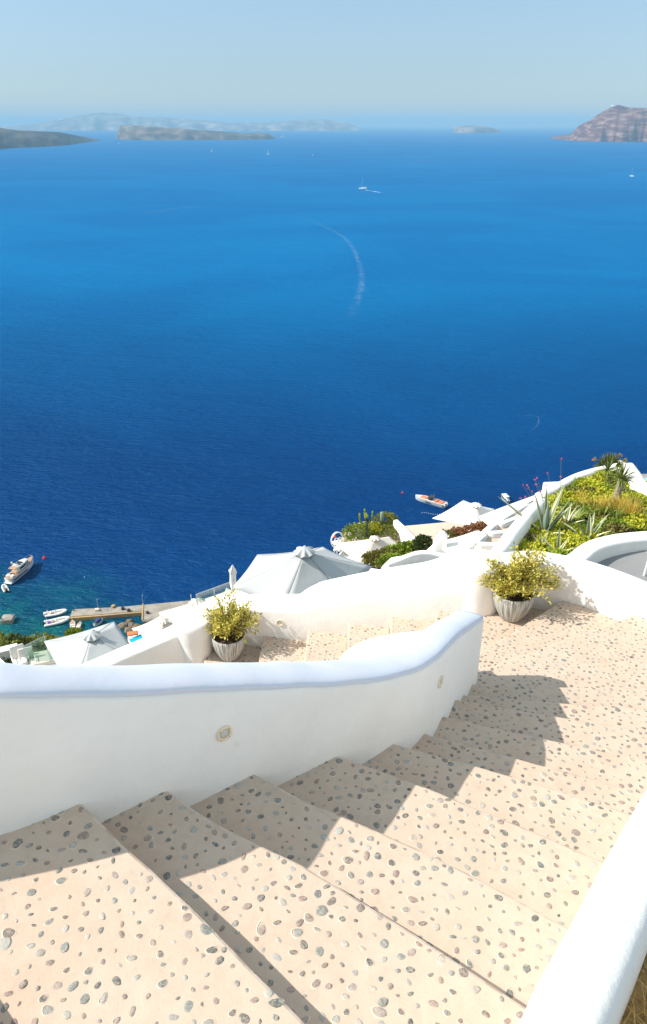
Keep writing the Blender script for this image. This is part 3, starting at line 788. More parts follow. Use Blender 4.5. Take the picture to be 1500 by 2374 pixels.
def on_face(px, py, a, b_):
    """point on the vertical plane through plan points a-b seen at px,py"""
    a, b_ = Vector((a[0] * S, a[1] * S)), Vector((b_[0] * S, b_[1] * S)); d = ray(px, py); e = b_ - a
    det = d.x * (-e.y) + e.x * d.y
    t_ = (a.x * (-e.y) + e.x * a.y) / det
    n_ = Vector((e.y, -e.x, 0)).normalized()
    return Vector((d.x * t_, d.y * t_, CZ + d.z * t_)), n_
c, n_ = on_face(519, 1699, (-0.351, 1.973), (-0.15, 2.114)); wall_light(c, n_, 0.046, 'cream round light in the shaded face of the long parapet, nearest to the camera')
bp = MB().lathe([(0.0005, 0.003), (0.020, 0.003), (0.0225, 0.002), (0.023, -0.004)], n=28).build('blanking_cap', M['plaster'], None, True)
c, n2 = on_face(553, 1720, (-0.351, 1.973), (-0.15, 2.114)); bp.location = c; bp.rotation_mode = 'QUATERNION'; bp.rotation_quaternion = n2.to_track_quat('Z', 'Y')
tag(bp, 'small white round cover plate beside the nearest wall light', 'cover plate')
c, n_ = on_face(1019, 1580, (0.50, 2.72), (0.60, 2.93)); wall_light(c, n_, 0.046, 'cream round light seen almost edge-on near the end of the long parapet')
c, n_ = on_face(649, 1443, (-0.355, 5.296), (-0.212, 5.263)); wall_light(c + n_ * 0.002, n_, 0.050, 'cream round light in the sunny wall right of the smaller potted plant')

# ---------------------------------------------------------------- foliage helpers
def rv(r_): 
    while True:
        v = Vector((r_.uniform(-1, 1), r_.uniform(-1, 1), r_.uniform(-1, 1)))
        if 0.02 < v.length < 1: return v
def leaf(mb, p, d, up, L, W, fold=0.15):
    d = d.normalized(); s = d.cross(up)
    if s.length < 1e-3: s = d.cross(Vector((1, 0, 0)))
    s.normalize(); u = s.cross(d)
    mb.add([p, p + d * L * 0.35 + s * W * 0.5 + u * W * fold, p + d * L * 0.75 + s * W * 0.42 + u * W * fold, p + d * L, p + d * L * 0.75 - s * W * 0.42 + u * W * fold, p + d * L * 0.35 - s * W * 0.5 + u * W * fold],
           [(0, 1, 2, 3), (0, 3, 4, 5)])
def shrub_leaves(blobs, n, L, W, seed, shell=0.55):
    """blobs: (centre, radii); leaves gathered into small clusters through the volume"""
    r_ = random.Random(seed); mb = MB()
    tot = sum(b[1][0] * b[1][1] for b in blobs)
    for c, rad in blobs:
        k = max(4, int(2.2 * n * rad[0] * rad[1] / tot / 6))
        for _ in range(k):
            v = rv(r_); v = v.normalized() * (v.length ** shell)
            if v.z < -0.25 and r_.random() < 0.6: v.z = -v.z
            bump_ = 1 + 0.28 * noise.noise(v * 2.3 + Vector(c))
            q = Vector(c) + Vector((v.x * rad[0], v.y * rad[1], v.z * rad[2])) * bump_
            ax = (v + rv(r_) * 0.5 + Vector((0, 0, 0.4))).normalized()
            for j in range(6):
                d = (ax + rv(r_) * 0.9).normalized()
                leaf(mb, q + rv(r_) * L * 0.5, d, rv(r_) + Vector((0, 0, 0.8)), L * r_.uniform(0.7, 1.35), W * r_.uniform(0.9, 1.6))
    return mb
def shrub(name, blobs, n, L, W, mat, seed, label, cat='shrub', group=None, base=None, stems=4):
    b0 = Vector(blobs[0][0]); zb = min(b[0][2] - b[1][2] for b in blobs)
    base = Vector(base) if base else Vector((b0.x, b0.y, zb))
    e = empty(name, base, label=label, cat=cat, group=group)
    bl = [(Vector(c) - base, rad) for c, rad in blobs]
    shrub_leaves(bl, n, L, W, seed).build('foliage', mat, e)
    mb = MB(); r_ = random.Random(seed)
    for c, rad in bl:
        for _ in range(stems):
            tip = c + Vector((r_.uniform(-.6, .6) * rad[0], r_.uniform(-.6, .6) * rad[1], r_.uniform(0, .7) * rad[2]))
            st = Vector((c.x * 0.4, c.y * 0.4, -0.05)); mb.tube([st, st.lerp(tip, 0.5) + rv(r_) * rad[0] * 0.1, tip], [L * 0.16, L * 0.12, L * 0.06], 4)
    mb.build('stems', M['twig'], e)
    return e

# ---------------------------------------------------------------- the two pots
def potted(loc, rr_, hh_, crown, nleaf, seed, label, plabel, group, spread, sprigs):
    e = empty('plant_pot', loc, label=label, cat='pot', group='grooved grey pots on the stairs')
    prof = []
    for k in range(13):
        t_ = k / 12; prof.append((rr_ * (0.50 + 0.53 * math.sin(min(1, t_ * 1.05) * math.pi / 2) ** 0.9), hh_ * t_))
    prof = [(0.001, 0.0), (rr_ * 0.42, 0.0)] + prof + [(rr_ * 1.02, hh_ + 0.006), (rr_ * 0.985, hh_ + 0.012), (rr_ * 0.93, hh_ + 0.008), (rr_ * 0.90, hh_ - 0.02), (rr_ * 0.88, hh_ - 0.09)]
    MB().lathe(prof, n=56).build('pot_body', M['pot'], e, True)
    v, f = grid(-1, 1, -1, 1, 14, 14, lambda x, y: 0)
    vv = []
    for x, y, z in v:
        m_ = max(abs(x), abs(y)); l_ = math.hypot(x, y) or 1
        vv.append((x / l_ * m_ * rr_ * 0.90, y / l_ * m_ * rr_ * 0.90, hh_ - 0.045 + 0.012 * noise.noise(Vector((x * 4, y * 4, seed)))))
    obj('soil', (vv, f), M['soil'], e)
    # plant: many arching stems carrying whorls of leaves
    p = empty('potted_shrub', Vector(loc) + Vector((0, 0, hh_ - 0.05)), label=plabel, cat='shrub')
    r_ = random.Random(seed); st = MB(); lf = MB(); H_, W_ = crown
    for k in range(sprigs):
        a = r_.uniform(0, 6.283); rr2 = math.sqrt(r_.random())
        hgt = H_ * (0.35 + 0.65 * r_.random() * (1.15 - 0.5 * rr2))
        tip = Vector((math.cos(a) * W_ * rr2 + spread[0] * hgt, math.sin(a) * W_ * rr2 * 0.9 + spread[1] * hgt, hgt * (1 - 0.45 * rr2 ** 2)))
        s0 = Vector((math.cos(a) * rr_ * 0.25 * rr2, math.sin(a) * rr_ * 0.25 * rr2, 0))
        mid = s0.lerp(tip, 0.5) + Vector((0, 0, 0.10 * H_)) - Vector((math.cos(a), math.sin(a), 0)) * W_ * 0.12 * rr2 + rv(r_) * 0.02
        pts = catmull([s0, mid, tip], 5); st.tube(pts, [0.0035 - 0.0022 * i / (len(pts) - 1) for i in range(len(pts))], 4)
        nn = nleaf // sprigs
        for i in range(nn):
            t_ = 0.30 + 0.72 * (i / nn) ** 0.8; q = pts[min(len(pts) - 1, int(t_ * (len(pts) - 1)))].lerp(tip, 0.05 if t_ < 1 else 0)
            off_ = rv(r_) * (0.035 if i % 3 else 0.055)
            d = (off_.normalized() + (tip - mid).normalized() * 0.6 + Vector((0, 0, 0.2)))
            L_ = r_.uniform(0.024, 0.044)
            leaf(lf, q + off_ * 0.7, d, rv(r_) + Vector((0, 0, 1.2)), L_, L_ * 0.55)
    st.build('stems', M['twig'], p); lf.build('foliage', M['gold_leaf'], p)
    return e
p1 = U(533, 1524, TH(18) * S); p2 = U(1184, 1431, TH(13) * S)
potted(p1, 0.205, 0.335, (0.72, 0.36), 3000, 3, 'smaller grooved grey pot on the lower steps, beside the narrow white pillar', 'smaller yellow-leaved shrub growing in the pot on the lower steps', None, (0.10, 0.03), 75)
potted(p2, 0.225, 0.345, (0.70, 0.50), 4600, 8, 'larger grooved grey pot at the turn of the stairs, beside the fat round pillar', 'larger yellow-leaved shrub spilling over the pot at the turn of the stairs', None, (0.08, -0.02), 115)

# ================================================================ TERRACES BELOW
def pxs(pts, h): return [U(a, b_, h) for a, b_ in pts]
def block(name, pts, h, deep, mat, label, cat, bev=0.08, kind=None, tiltpts=None):
    poly = [(p.x, p.y) for p in pxs(pts, h)]
    o = MB().prism(poly, CZ - h - deep, CZ - h).build(name, mat)
    if bev: bevel(o, bev, 3)
    return tag(o, label, cat, kind=kind)
block('terrace_floor', [(-60, 1640), (-60, 1560), (60, 1540), (150, 1512), (250, 1500), (345, 1500), (420, 1560), (420, 1660)], 19.8, 4.5, M['plaster'], 'white terrace under the square grey parasol at the far left', 'terrace')
block('terrace_floor', [(295, 1475), (360, 1440), (470, 1400), (640, 1380), (700, 1420), (520, 1520), (330, 1540)], 25.0, 6, M['plaster'], 'white terrace under the two cream parasols behind the narrow pillar', 'terrace')
block('terrace_floor', [(455, 1400), (545, 1368), (640, 1330), (760, 1300), (880, 1318), (840, 1420), (560, 1460)], 14.4, 9, M['plaster'], 'white terrace under the big six-sided grey parasol', 'terrace')
block('terrace_floor', [(783, 1285), (800, 1268), (930, 1248), (975, 1268), (950, 1330), (850, 1350), (790, 1330)], 21.9, 9, M['plaster'], 'white terrace under the cream parasol beside the curved hedge', 'terrace')
block('deck_terrace', [(936, 1219), (1045, 1209), (1120, 1225), (1060, 1262), (968, 1262)], 20.4, 10, M['beige'], 'beige planked deck beyond the diagonal white wall, overlooking the sea', 'terrace', 0.03)
block('terrace_floor', [(898, 1221), (919, 1219), (966, 1253), (960, 1285), (930, 1285)], 21.0, 8, M['beige'], 'narrow beige terrace strip on the near side of the diagonal white wall', 'terrace', 0.03)
def lowwall(name, px_pts, h, ht, th, label, rnd_=0.05, cat='wall', mat=None, hs=None):
    """a wall standing on a terrace: px points of the base of its near face, h metres below the eye"""
    pts = []
    for i, (a, b_) in enumerate(px_pts):
        hh = hs[i] if hs else h
        p = U(a, b_, hh); p.z += ht; pts.append(p)
    return whitewall(name, pts, th, ht + 2.2, label, rnd_, 0, 4, cat, mat)
lowwall('diagonal_wall', [(968, 1258), (944, 1234), (922, 1213)], 20.4, 0.25, 0.28, 'thick white wall running diagonally between the deck and the terrace strip')

# stepped lane between the white walls, right of the decks
for k, (a, h) in enumerate((([(1068, 1300), (1102, 1262), (1158, 1262), (1150, 1300)], 12.6), ([(1106, 1260), (1135, 1238), (1188, 1232), (1160, 1262)], 13.6), ([(1137, 1236), (1162, 1216), (1208, 1198), (1190, 1230)], 14.6), ([(1164, 1214), (1190, 1196), (1238, 1172), (1212, 1196)], 15.6), ([(1190, 1194), (1215, 1182), (1262, 1160), (1240, 1172)], 16.6))):
    block('lane_landing', a, h, 3.5, M['beige'], ['nearest beige landing of the lane, just behind the fat round pillar', 'second beige landing of the lane up from the fat pillar', 'third beige landing of the lane, near the tip of the tall striped agave', 'fourth beige landing of the lane, small and far', 'farthest beige landing of the lane, nearly hidden'][k], 'landing', 0.03)
whitewall('lane_wall', [U(1300, 1140, 17.5), U(1262, 1150, 17.0), U(1235, 1166, 16.5), U(1200, 1185, 15.7), U(1170, 1204, 15.0), U(1143, 1225, 14.0), U(1122, 1247, 13.2), U(1090, 1272, 12.4), U(1066, 1294, 12.0)][::-1], 0.30, 4.0, 'white stepped wall along the sea side of the lane', 0.05)
whitewall('garden_side_wall', [U(1160, 1305, 4.75), U(1172, 1280, 4.8), U(1192, 1256, 4.85), U(1208, 1232, 4.9), U(1230, 1204, 5.0), U(1246, 1184, 5.1), U(1275, 1158, 5.2)], 0.21, 1.6, 'broad white wall between the lane and the planted garden', 0.08)
for k, (a, b_, h) in enumerate((((1108, 1262), (1158, 1264), 12.4), ((1137, 1237), (1190, 1233), 13.4), ((1165, 1215), (1210, 1198), 14.4))):
    p, q = U(*a, h), U(*b_, h)
    whitewall('cross_wall', [p, p.lerp(q, 0.5), q], 0.22, 1.4, ['low white cross wall at the nearest landing of the lane', 'low white cross wall at the middle of the lane', 'low white cross wall at the upper end of the lane'][k], 0.04, n=2)
# upper white roof slab beside the lane
def slab(name, px_h, thick, mat, label, cat, bev=0.05):
    top = [U(a, b_, h) for a, b_, h in px_h]
    n = len(top); v = top + [p - Vector((0, 0, thick)) for p in top]
    ar = sum(top[i].x * top[(i + 1) % n].y - top[(i + 1) % n].x * top[i].y for i in range(n))
    if ar < 0: v = top[::-1] + [p - Vector((0, 0, thick)) for p in top[::-1]]
    f = [list(range(n)), list(range(n, 2 * n))[::-1]] + [(i, i + n, (i + 1) % n + n, (i + 1) % n) for i in range(n)]
    o = obj(name, (v, f), mat)
    if bev: bevel(o, bev, 2)
    return tag(o, label, cat)
slab('canopy_roof', [(1112, 1196, 16.0), (1158, 1178, 16.4), (1242, 1147, 17.0), (1250, 1152, 16.6), (1196, 1181, 16.1), (1134, 1214, 15.5)], 0.12, M['canvas_white'], 'long white canvas canopy beside the lane, reaching towards the flower stalks', 'canopy', 0)

# arched white walls in front of the hedge
def arch_wall(name, px0, px1, h, hts, th, label):
    a, b_ = U(*px0, h), U(*px1, h); pts = []
    for i, q in enumerate(hts):
        p = a.lerp(b_, i / (len(hts) - 1)); pts.append(Vector((p.x, p.y, p.z + q)))
    return whitewall(name, pts, th, 3.0, label, 0.05, n=5)
arch_wall('arched_wall', (899, 1330), (1075, 1332), 12.0, [0.34, 0.46, 0.60, 0.70, 0.72, 0.66, 0.56, 0.46, 0.38], 0.20, 'white wall with a long arched top behind the outer wall, its face in bluish shade')
arch_wall('arched_wall', (998, 1284), (1034, 1287), 14.2, [0.1, 0.62, 0.86, 0.95, 0.93, 0.80], 0.16, 'short white quarter-arch fin beside the round dark bush')
block('white_ledge', [(880, 1345), (885, 1310), (905, 1290), (1000, 1275), (1080, 1290), (1090, 1345)], 13.2, 4, M['plaster'], 'white flat roof in front of the arched wall', 'roof', 0.1)
block('white_ledge', [(960, 1300), (1000, 1262), (1075, 1240), (1140, 1232), (1120, 1300)], 15.5, 6, M['plaster'], 'white flat roof below the reddish hedge', 'roof', 0.1)
block('white_ledge', [(1028, 1240), (1110, 1222), (1150, 1212), (1155, 1228), (1030, 1256)], 17.5, 6, M['plaster'], 'white flat roof that carries the reddish hedge', 'roof', 0.1)
# ---------------------------------------------------------------- parasols
def parasol(rim, apex, mat, label, drop, flap=0.10, ribs_mat='metal', seams=True, sag=0.05, group='open parasols on the terraces'):
    """rim: world corner points of the canopy, apex: world point; a real tent with ribs, valance, vent and pole"""
    base = Vector((apex.x, apex.y, min(p.z for p in rim) - drop))
    e = empty('parasol', base, label=label, cat='parasol', group=group)
    n = len(rim); mb = MB(); N = 8
    apl = apex - base; rl = [p - base for p in rim]
    for i in range(n):
        a, b_ = rl[i], rl[(i + 1) % n]
        v = []; f = []
        for j in range(N + 1):
            t_ = 0.12 + 0.88 * j / N
            for k in range(N + 1):
                u_ = k / N; q = apl.lerp(a.lerp(b_, u_), t_)
                q.z -= sag * math.sin(math.pi * u_) * t_ * (1.3 if j == N else 1) + sag * 0.8 * math.sin(math.pi * t_)
                v.append(q)
        for j in range(N):
            for k in range(N):
                c = j * (N + 1) + k; f.append((c, c + N + 1, c + N + 2, c + 1))
        mb.add(v, f)
    ca = mb.build('canopy', mat, e, True)
    m_ = ca.modifiers.new('cloth', 'SOLIDIFY'); m_.thickness = 0.012
    if seams:
        sm = MB()
        for i in range(n):
            pts = [apl.lerp(rl[i], t_) + Vector((0, 0, 0.008 - sag * 0.8 * math.sin(math.pi * t_))) for t_ in (0.12, 0.3, 0.5, 0.7, 0.9, 1.0)]
            sm.tube(pts, 0.007, 4)
        sm.build('seams', M['seam'], ca)
    # vent cap with a gathered, scalloped skirt
    R_ = sum((p - apl).xy.length for p in rl) / n * 0.135
    v = []; f = []; K = 48
    for r_, z, sc in ((0.02, 0.20, 0), (0.35, 0.165, 0.02), (0.75, 0.10, 0.10), (1.0, 0.00, 0.22), (1.12, -0.05, 0.30)):
        for k in range(K):
            th = 6.2832 * k / K; g_ = 1 + 0.10 * math.cos(th * 8) * (sc > 0.05)
            v.append(apl + Vector((math.cos(th) * R_ * r_ * g_, math.sin(th) * R_ * r_ * g_, (z + 0.02) * R_ * 2.4 + sc * R_ * 0.55 * math.cos(th * 8))))
    for j in range(4):
        for k in range(K):
            f.append((j * K + k, (j + 1) * K + k, (j + 1) * K + (k + 1) % K, j * K + (k + 1) % K))
    obj('vent_cap', (v, f), mat, e, True)
    MB().tube([(0, 0, 0), (0, 0, apl.z - 0.02)], 0.035, 10).build('pole', M['metal'], e, True)
    rb = MB()
    for i in range(n): rb.tube([apl * 0.97 + Vector((0, 0, -0.05)), apl.lerp(rl[i], 0.97) - Vector((0, 0, 0.04))], 0.012, 4)
    rb.build('ribs', M['metal'], e)
    MB().box((0, 0, 0.06), (0.6, 0.6, 0.12)).build('base', M['metal'], e)
    return e
def P_at(px, py, h): return U(px, py, h)
# square grey, far left
parasol([U(102, 1487, 17.45), U(264, 1441, 17.45), U(338, 1541, 17.45), U(170, 1606, 17.45)], U(212, 1474, 16.75), M['canvas_grey'], 'square light grey parasol at the far left, above the small moored boats', 2.3)
# big six-sided grey
parasol([U(597, 1286, 11.65), U(748, 1268, 11.65), U(863, 1313, 11.6), U(800, 1378, 11.6), U(660, 1402, 11.6), U(539, 1361, 11.65)], U(706, 1279, 10.55), M['canvas_grey'], 'big six-sided light grey parasol, the largest one, behind the wall between the two pots', 2.5)
parasol([U(368, 1420, 22.4), U(545, 1364, 22.4), U(620, 1412, 22.4), U(400, 1500, 22.4)], U(458, 1398, 21.9), M['canvas_cream'], 'cream parasol whose peak shows just above the narrow white pillar', 2.4, seams=False)
parasol([U(305, 1458, 22.4), U(376, 1426, 22.4), U(450, 1450, 22.4), U(360, 1510, 22.4)], U(379, 1441, 21.75), M['canvas_cream'], 'low cream parasol between the square grey parasol and the narrow pillar', 2.4, seams=False)
parasol([U(512, 1383, 16.3), U(525, 1363, 16.3), U(612, 1393, 16.3), U(590, 1420, 16.3)], U(552, 1388, 16.05), M['canvas_cream'], 'cream parasol corner peeping out behind the smaller potted shrub', 2.0, seams=False)
parasol([U(773, 1259, 19.6), U(902, 1244, 19.6), U(940, 1268, 19.6), U(838, 1306, 19.6)], U(869, 1248, 18.95), M['canvas_cream'], 'cream parasol beside the rounded rock garden', 2.3, seams=False)
parasol([U(1002, 1202, 18.0), U(1074, 1160, 18.0), U(1146, 1180, 18.0), U(1118, 1222, 18.0)], U(1104, 1171, 17.35), M['canvas_white'], 'white parasol closest to the coral-decked motorboat', 2.4, seams=False)
parasol([U(1004, 1257, 13.9), U(1108, 1229, 13.9), U(1148, 1244, 13.9), U(1060, 1293, 13.9)], U(1118, 1240, 13.45), M['canvas_white'], 'white parasol just below the reddish hedge', 2.0, seams=False)

# closed parasol
e = empty('closed_parasol', U(541, 1392, 14.4), label='furled white parasol standing by the glass railing', cat='parasol')
MB().tube([(0, 0, 0), (0, 0, 2.35)], 0.03, 8).build('pole', M['metal'], e, True)
fc = MB(); K = 24; v = []; f = []
prof = [(0.07, 0.75), (0.13, 0.95), (0.16, 1.3), (0.15, 1.7), (0.17, 1.95), (0.22, 2.05), (0.12, 2.22), (0.05, 2.42), (0.015, 2.5)]
for r_, z in prof:
    for k in range(K):
        th = 6.2832 * k / K; g_ = 1 + 0.28 * math.cos(th * 4 + z)
        v.append((math.cos(th) * r_ * g_, math.sin(th) * r_ * g_, z))
for j in range(len(prof) - 1):
    for k in range(K): f.append((j * K + k, j * K + (k + 1) % K, (j + 1) * K + (k + 1) % K, (j + 1) * K + k))
obj('folded_canopy', (v, f), M['canvas_white'], e, True)
MB().lathe([(0.165, 0), (0.17, 0.04), (0.165, 0.08)], (0, 0, 1.45), 20).build('tie_strap', M['canvas_cream'], e, True)
e.rotation_euler = (0, R(2), 0); e.scale = (0.6, 0.6, 0.56)

def railing(name, pts, ht, label, posts=True):
    e = empty(name, pts[0], label=label, cat='railing')
    l = [Vector(p) - Vector(pts[0]) for p in pts]
    for a, b_ in zip(l, l[1:]):
        d = (b_ - a).normalized(); s_ = d.cross(Vector((0, 0, 1))).normalized() * 0.008
        mb = MB(); q = [a + d * 0.02, b_ - d * 0.02]
        v = [q[0] - s_, q[0] + s_, q[1] + s_, q[1] - s_]; v += [p + Vector((0, 0, ht)) for p in v]
        mb.add(v, [(0, 3, 2, 1), (4, 5, 6, 7), (0, 1, 5, 4), (1, 2, 6, 5), (2, 3, 7, 6), (3, 0, 4, 7)])
        mb.build('glass_panel', M['glass'], e)
    mb = MB(); mb.tube([p + Vector((0, 0, ht + 0.012)) for p in l], 0.014, 6); mb.build('handrail', M['metal'], e)
    for p in l: MB().tube([p, p + Vector((0, 0, ht))], 0.014, 6).build('post', M['metal'], e)
    return e
railing('glass_railing', [U(456, 1396, 14.5), U(497, 1381, 14.5), U(538, 1366, 14.5)], 0.30, 'glass railing against the deep blue sea, left of the furled parasol')
railing('glass_railing', [U(63, 1545, 19.5), U(66, 1545, 19.5), U(112, 1522, 19.5), U(118, 1545, 19.5)], 1.0, 'green-tinted glass railing left of the square grey parasol')

# lounge corner at the far left
def chair(loc, rz, mat, label):
    e = empty('lounge_chair', loc, rz, label, 'chair')
    for a in (-1, 1):
        for b_ in (-1, 1): MB().tube([(a * 0.26, b_ * 0.24, 0), (a * 0.24, b_ * 0.22, 0.42)], 0.018, 6).build('leg', M['white'], e)
    bevel(MB().box((0, 0, 0.44), (0.58, 0.56, 0.08)).build('seat', mat, e), 0.03)
    m_ = Matrix.Translation((0, 0.27, 0.72)) @ Matrix.Rotation(R(-14), 4, 'X')
    bevel(MB().box((0, 0, 0), (0.56, 0.07, 0.55), mat=m_).build('backrest', mat, e), 0.03)
    for a in (-1, 1): MB().tube([(a * 0.29, -0.22, 0.42), (a * 0.29, -0.2, 0.62), (a * 0.29, 0.24, 0.66)], 0.018, 6).build('armrest', M['white'], e)
    return e
chair(U(52, 1552, 19.7), 0.6, M['canvas_white'], 'white lounge chair with a cushion by the glass railing at the far left')
chair(U(70, 1558, 19.75), 0.5, M['canvas_white'], 'second white chair, its back turned, nearer the big parapet at the far left')
e = empty('daybed', U(98, 1545, 19.7), 0.35, 'beige padded daybed under the edge of the square grey parasol', 'daybed')
bevel(MB().box((0, 0, 0.16), (1.5, 0.9, 0.32)).build('base', M['white'], e), 0.03)
bevel(MB().box((0, 0, 0.40), (1.46, 0.86, 0.16)).build('mattress', M['canvas_cream'], e), 0.05)
bevel(MB().box((-0.6, 0, 0.54), (0.24, 0.7, 0.14)).build('pillow', M['canvas_white'], e), 0.05)
e = empty('small_shelter', U(14, 1545, 25.0), 0.45, 'small white flat-roofed shelter at the left edge of the picture', 'shelter')
bevel(MB().box((0, 0, 1.05), (1.5, 0.5, 0.10)).build('roof', M['canvas_white'], e), 0.03)
bevel(MB().box((0, 0.05, 0.2), (1.2, 0.4, 1.5)).build('wall', M['plaster'], e), 0.03)
slab('awning', [(-60, 1532, 17.2), (-8, 1518, 17.2), (17, 1541, 17.2), (10, 1575, 17.2), (-60, 1600, 17.2)], 0.08, M['canvas_white'], 'white awning corner cut by the left edge of the picture', 'awning', 0)
# plunge pool and towel between the parasols
e = empty('plunge_pool', U(322, 1486, 21.5), label='small turquoise plunge pool between the square grey parasol and the cream ones', cat='pool')
bw = U(322, 1486, 21.5)
pl = [U(a, b_, 21.5) - bw for a, b_ in ((296, 1482), (328, 1469), (345, 1500), (316, 1508))]
MB().prism([(p.x, p.y) for p in pl], -0.9, 0).build('pool_shell', M['plaster'], e)
M['pool'] = nmat('turquoise_pool_water', (0.01, 0.42, 0.62), 0.15, [(3, 0.3, 0.03)])
pc = sum(pl, Vector()) / 4
MB().prism([(pc.x + (p.x - pc.x) * 0.90, pc.y + (p.y - pc.y) * 0.90) for p in pl], -0.05, 0.006).build('pool_water', M['pool'], e)
tw = MB().box((0, 0, 0.06), (0.5, 0.32, 0.10), 0.3).build('folded_towel', M['towel']); tw.location = U(308, 1471, 21.45); bevel(tw, 0.05); tag(tw, 'orange folded towel at the far edge of the plunge pool', 'towel')

# curved white lounge frames left of the rock garden
def hoop_chair(loc, rz, label):
    e = empty('hoop_chair', loc, rz, label, 'chair'); e.scale = (0.85, 0.85, 0.85)
    pts = [(math.cos(a) * 0.48, 0, 0.62 + math.sin(a) * 0.60) for a in [R(-60 + 300 * k / 20) for k in range(21)]]
    MB().tube(pts, 0.035, 8).build('hoop_frame', M['white'], e, True)
    MB().tube([(p[0] * 0.9, 0.28 - 0.2 * abs(p[0]), p[2] * 0.92) for p in pts], 0.03, 8).build('back_frame', M['white'], e, True)
    bevel(MB().box((0, 0.05, 0.42), (0.72, 0.5, 0.12)).build('cushion', M['canvas_white'], e), 0.04)
    return e
hoop_chair(U(783, 1271, 21.9), 0.4, 'white hoop-shaped chair at the sea edge, left of the cream parasol')
hoop_chair(U(786, 1284, 21.9), 1.2, 'white hoop-shaped chair half hidden by the cream parasol')

# thin poles at the quay side
for px, py, L_, lab in ((444, 1397, 0.55, 'thin pale pole left of the glass railing'),):
    h_ = 24 if px < 600 else 16.5
    o = MB().tube([(0, 0, 0), (0, 0, L_)], 0.02, 6).build('thin_pole', M['metal']); o.location = U(px, py, h_) ; tag(o, lab, 'pole')

# ---------------------------------------------------------------- planting of the lower terraces
def sh(px, py, h, rad, n, L_, mat, seed, label, name='shrub', cat='shrub', up=0.6):
    c = U(px, py, h); return shrub(name, [(c, rad)], n, L_, L_ * 0.55, mat, seed, label, cat, base=c - Vector((0, 0, rad[2] * up)))
def planter(name, pts, h, deep, label): return block(name, pts, h, deep, M['cliff'], label, 'planter', 0.05)
# rounded rock garden
rk = MB(); cc = U(861, 1236, 21.0)
rk.lathe([(1.7, -3), (1.7, -0.5), (1.62, -0.1), (1.45, 0.08), (1.0, 0.15), (0.01, 0.2)], (0, 0, 0), 40, 1.0, 0.9)
for i, v_ in enumerate(rk.v): rk.v[i] = v_ * (1 + 0.08 * noise.noise(v_ * 1.3)) 
rk = rk.build('rock_garden', nmat('pale_pumice', (0.50, 0.43, 0.34), 0.95, [(4, 0.8, 0.1)], (3, (0.32, 0.27, 0.20), 0.4, 0.65)), None, True); rk.location = cc
tag(rk, 'rounded pale stone bed that holds the cactus and clipped bushes at the sea edge', 'rock garden')
sh(828, 1238, 20.6, (0.78, 0.8, 0.50), 1900, 0.07, M['green_leaf'], 31, 'rounded green bush at the left of the stone bed, in front of the sea')
sh(894, 1208, 20.6, (0.68, 0.7, 0.42), 1700, 0.07, M['olive_leaf'], 32, 'rounded green bush farthest to the right in the stone bed')
sh(866, 1226, 20.6, (0.55, 0.6, 0.34), 1100, 0.06, M['yellow_leaf'], 33, 'yellow flowering bush in the middle of the stone bed')
sh(893, 1236, 20.8, (0.85, 0.8, 0.38), 1300, 0.07, M['olive_leaf'], 34, 'low olive-green bush at the near right of the stone bed')
def cactus(loc, arms, hgt, label, mat=None, r_=0.07):
    e = empty('cactus', loc, label=label, cat='cactus')
    mb = MB(); mb.tube([(0, 0, -0.3), (0, 0, hgt * 0.9), (0, 0, hgt)], [r_, r_, r_ * 0.4], 8); mb.build('stem', mat or M['green_leaf'], e, True)
    for a, z0, l_ in arms:
        d = Vector((math.cos(a), math.sin(a), 0))
        pts = [Vector((0, 0, z0)), d * l_ * 0.5 + Vector((0, 0, z0 + 0.05)), d * l_ * 0.7 + Vector((0, 0, z0 + 0.3)), d * l_ * 0.75 + Vector((0, 0, z0 + 0.3 + l_ * 0.8))]
        MB().tube(catmull(pts, 4), [r_ * 0.8] * 12 + [r_ * 0.3], 8).build('arm', mat or M['green_leaf'], e, True)
    return e
cactus(U(848, 1221, 20.6), [(0.1, 0.3, 0.5), (3.2, 0.2, 0.5), (1.9, 0.5, 0.3), (5.0, 0.35, 0.3)], 0.9, 'green branching cactus standing up against the sea in the stone bed', M['green_leaf'])
cactus(U(885, 1208, 20.4), [], 0.6, 'single grey-green column cactus in front of the far bush', M['agave'], 0.10)
e = empty('lamp_post', U(850, 1244, 20.4), label='short dark lamp post beside the rounded green bush', cat='lamp post')
MB().tube([(0, 0, 0), (0, 0, 1.0)], 0.05, 8).build('post', M['dark'], e, True); MB().box((0, 0, 1.08), (0.14, 0.14, 0.16)).build('lamp_head', M['dark'], e)
# hedge beside the cream parasol
hd = [U(868, 1300, 16.2), U(890, 1292, 16.2), U(915, 1284, 16.2), U(940, 1277, 16.2), U(960, 1271, 16.2)]
planter('hedge_bed', [(858, 1312), (862, 1292), (950, 1268), (1000, 1262), (1000, 1285), (900, 1322)], 16.9, 5, 'earth bed under the green hedge')
shrub('hedge', [(hd[0], (0.48, 0.45, 0.28)), (hd[1], (0.5, 0.45, 0.28))], 1500, 0.085, 0.05, M['brown_leaf'], 41, 'bronze-tinted hedge end nearest the cream parasol', 'hedge', base=hd[0] - Vector((0, 0, .8)))
shrub('hedge', [(hd[2], (0.5, 0.45, 0.28)), (hd[3], (0.5, 0.45, 0.28)), (hd[4], (0.45, 0.45, 0.28)), (U(905, 1306, 15.8), (0.5, 0.5, 0.3))], 2200, 0.085, 0.05, M['green_leaf'], 42, 'fresh green hedge between the bronze hedge and the round dark bush', 'hedge', base=hd[3] - Vector((0, 0, .8)))
sh(982, 1266, 15.8, (0.42, 0.42, 0.42), 1300, 0.08, M['dark_leaf'], 43, 'round dark green bush at the right end of the green hedge')
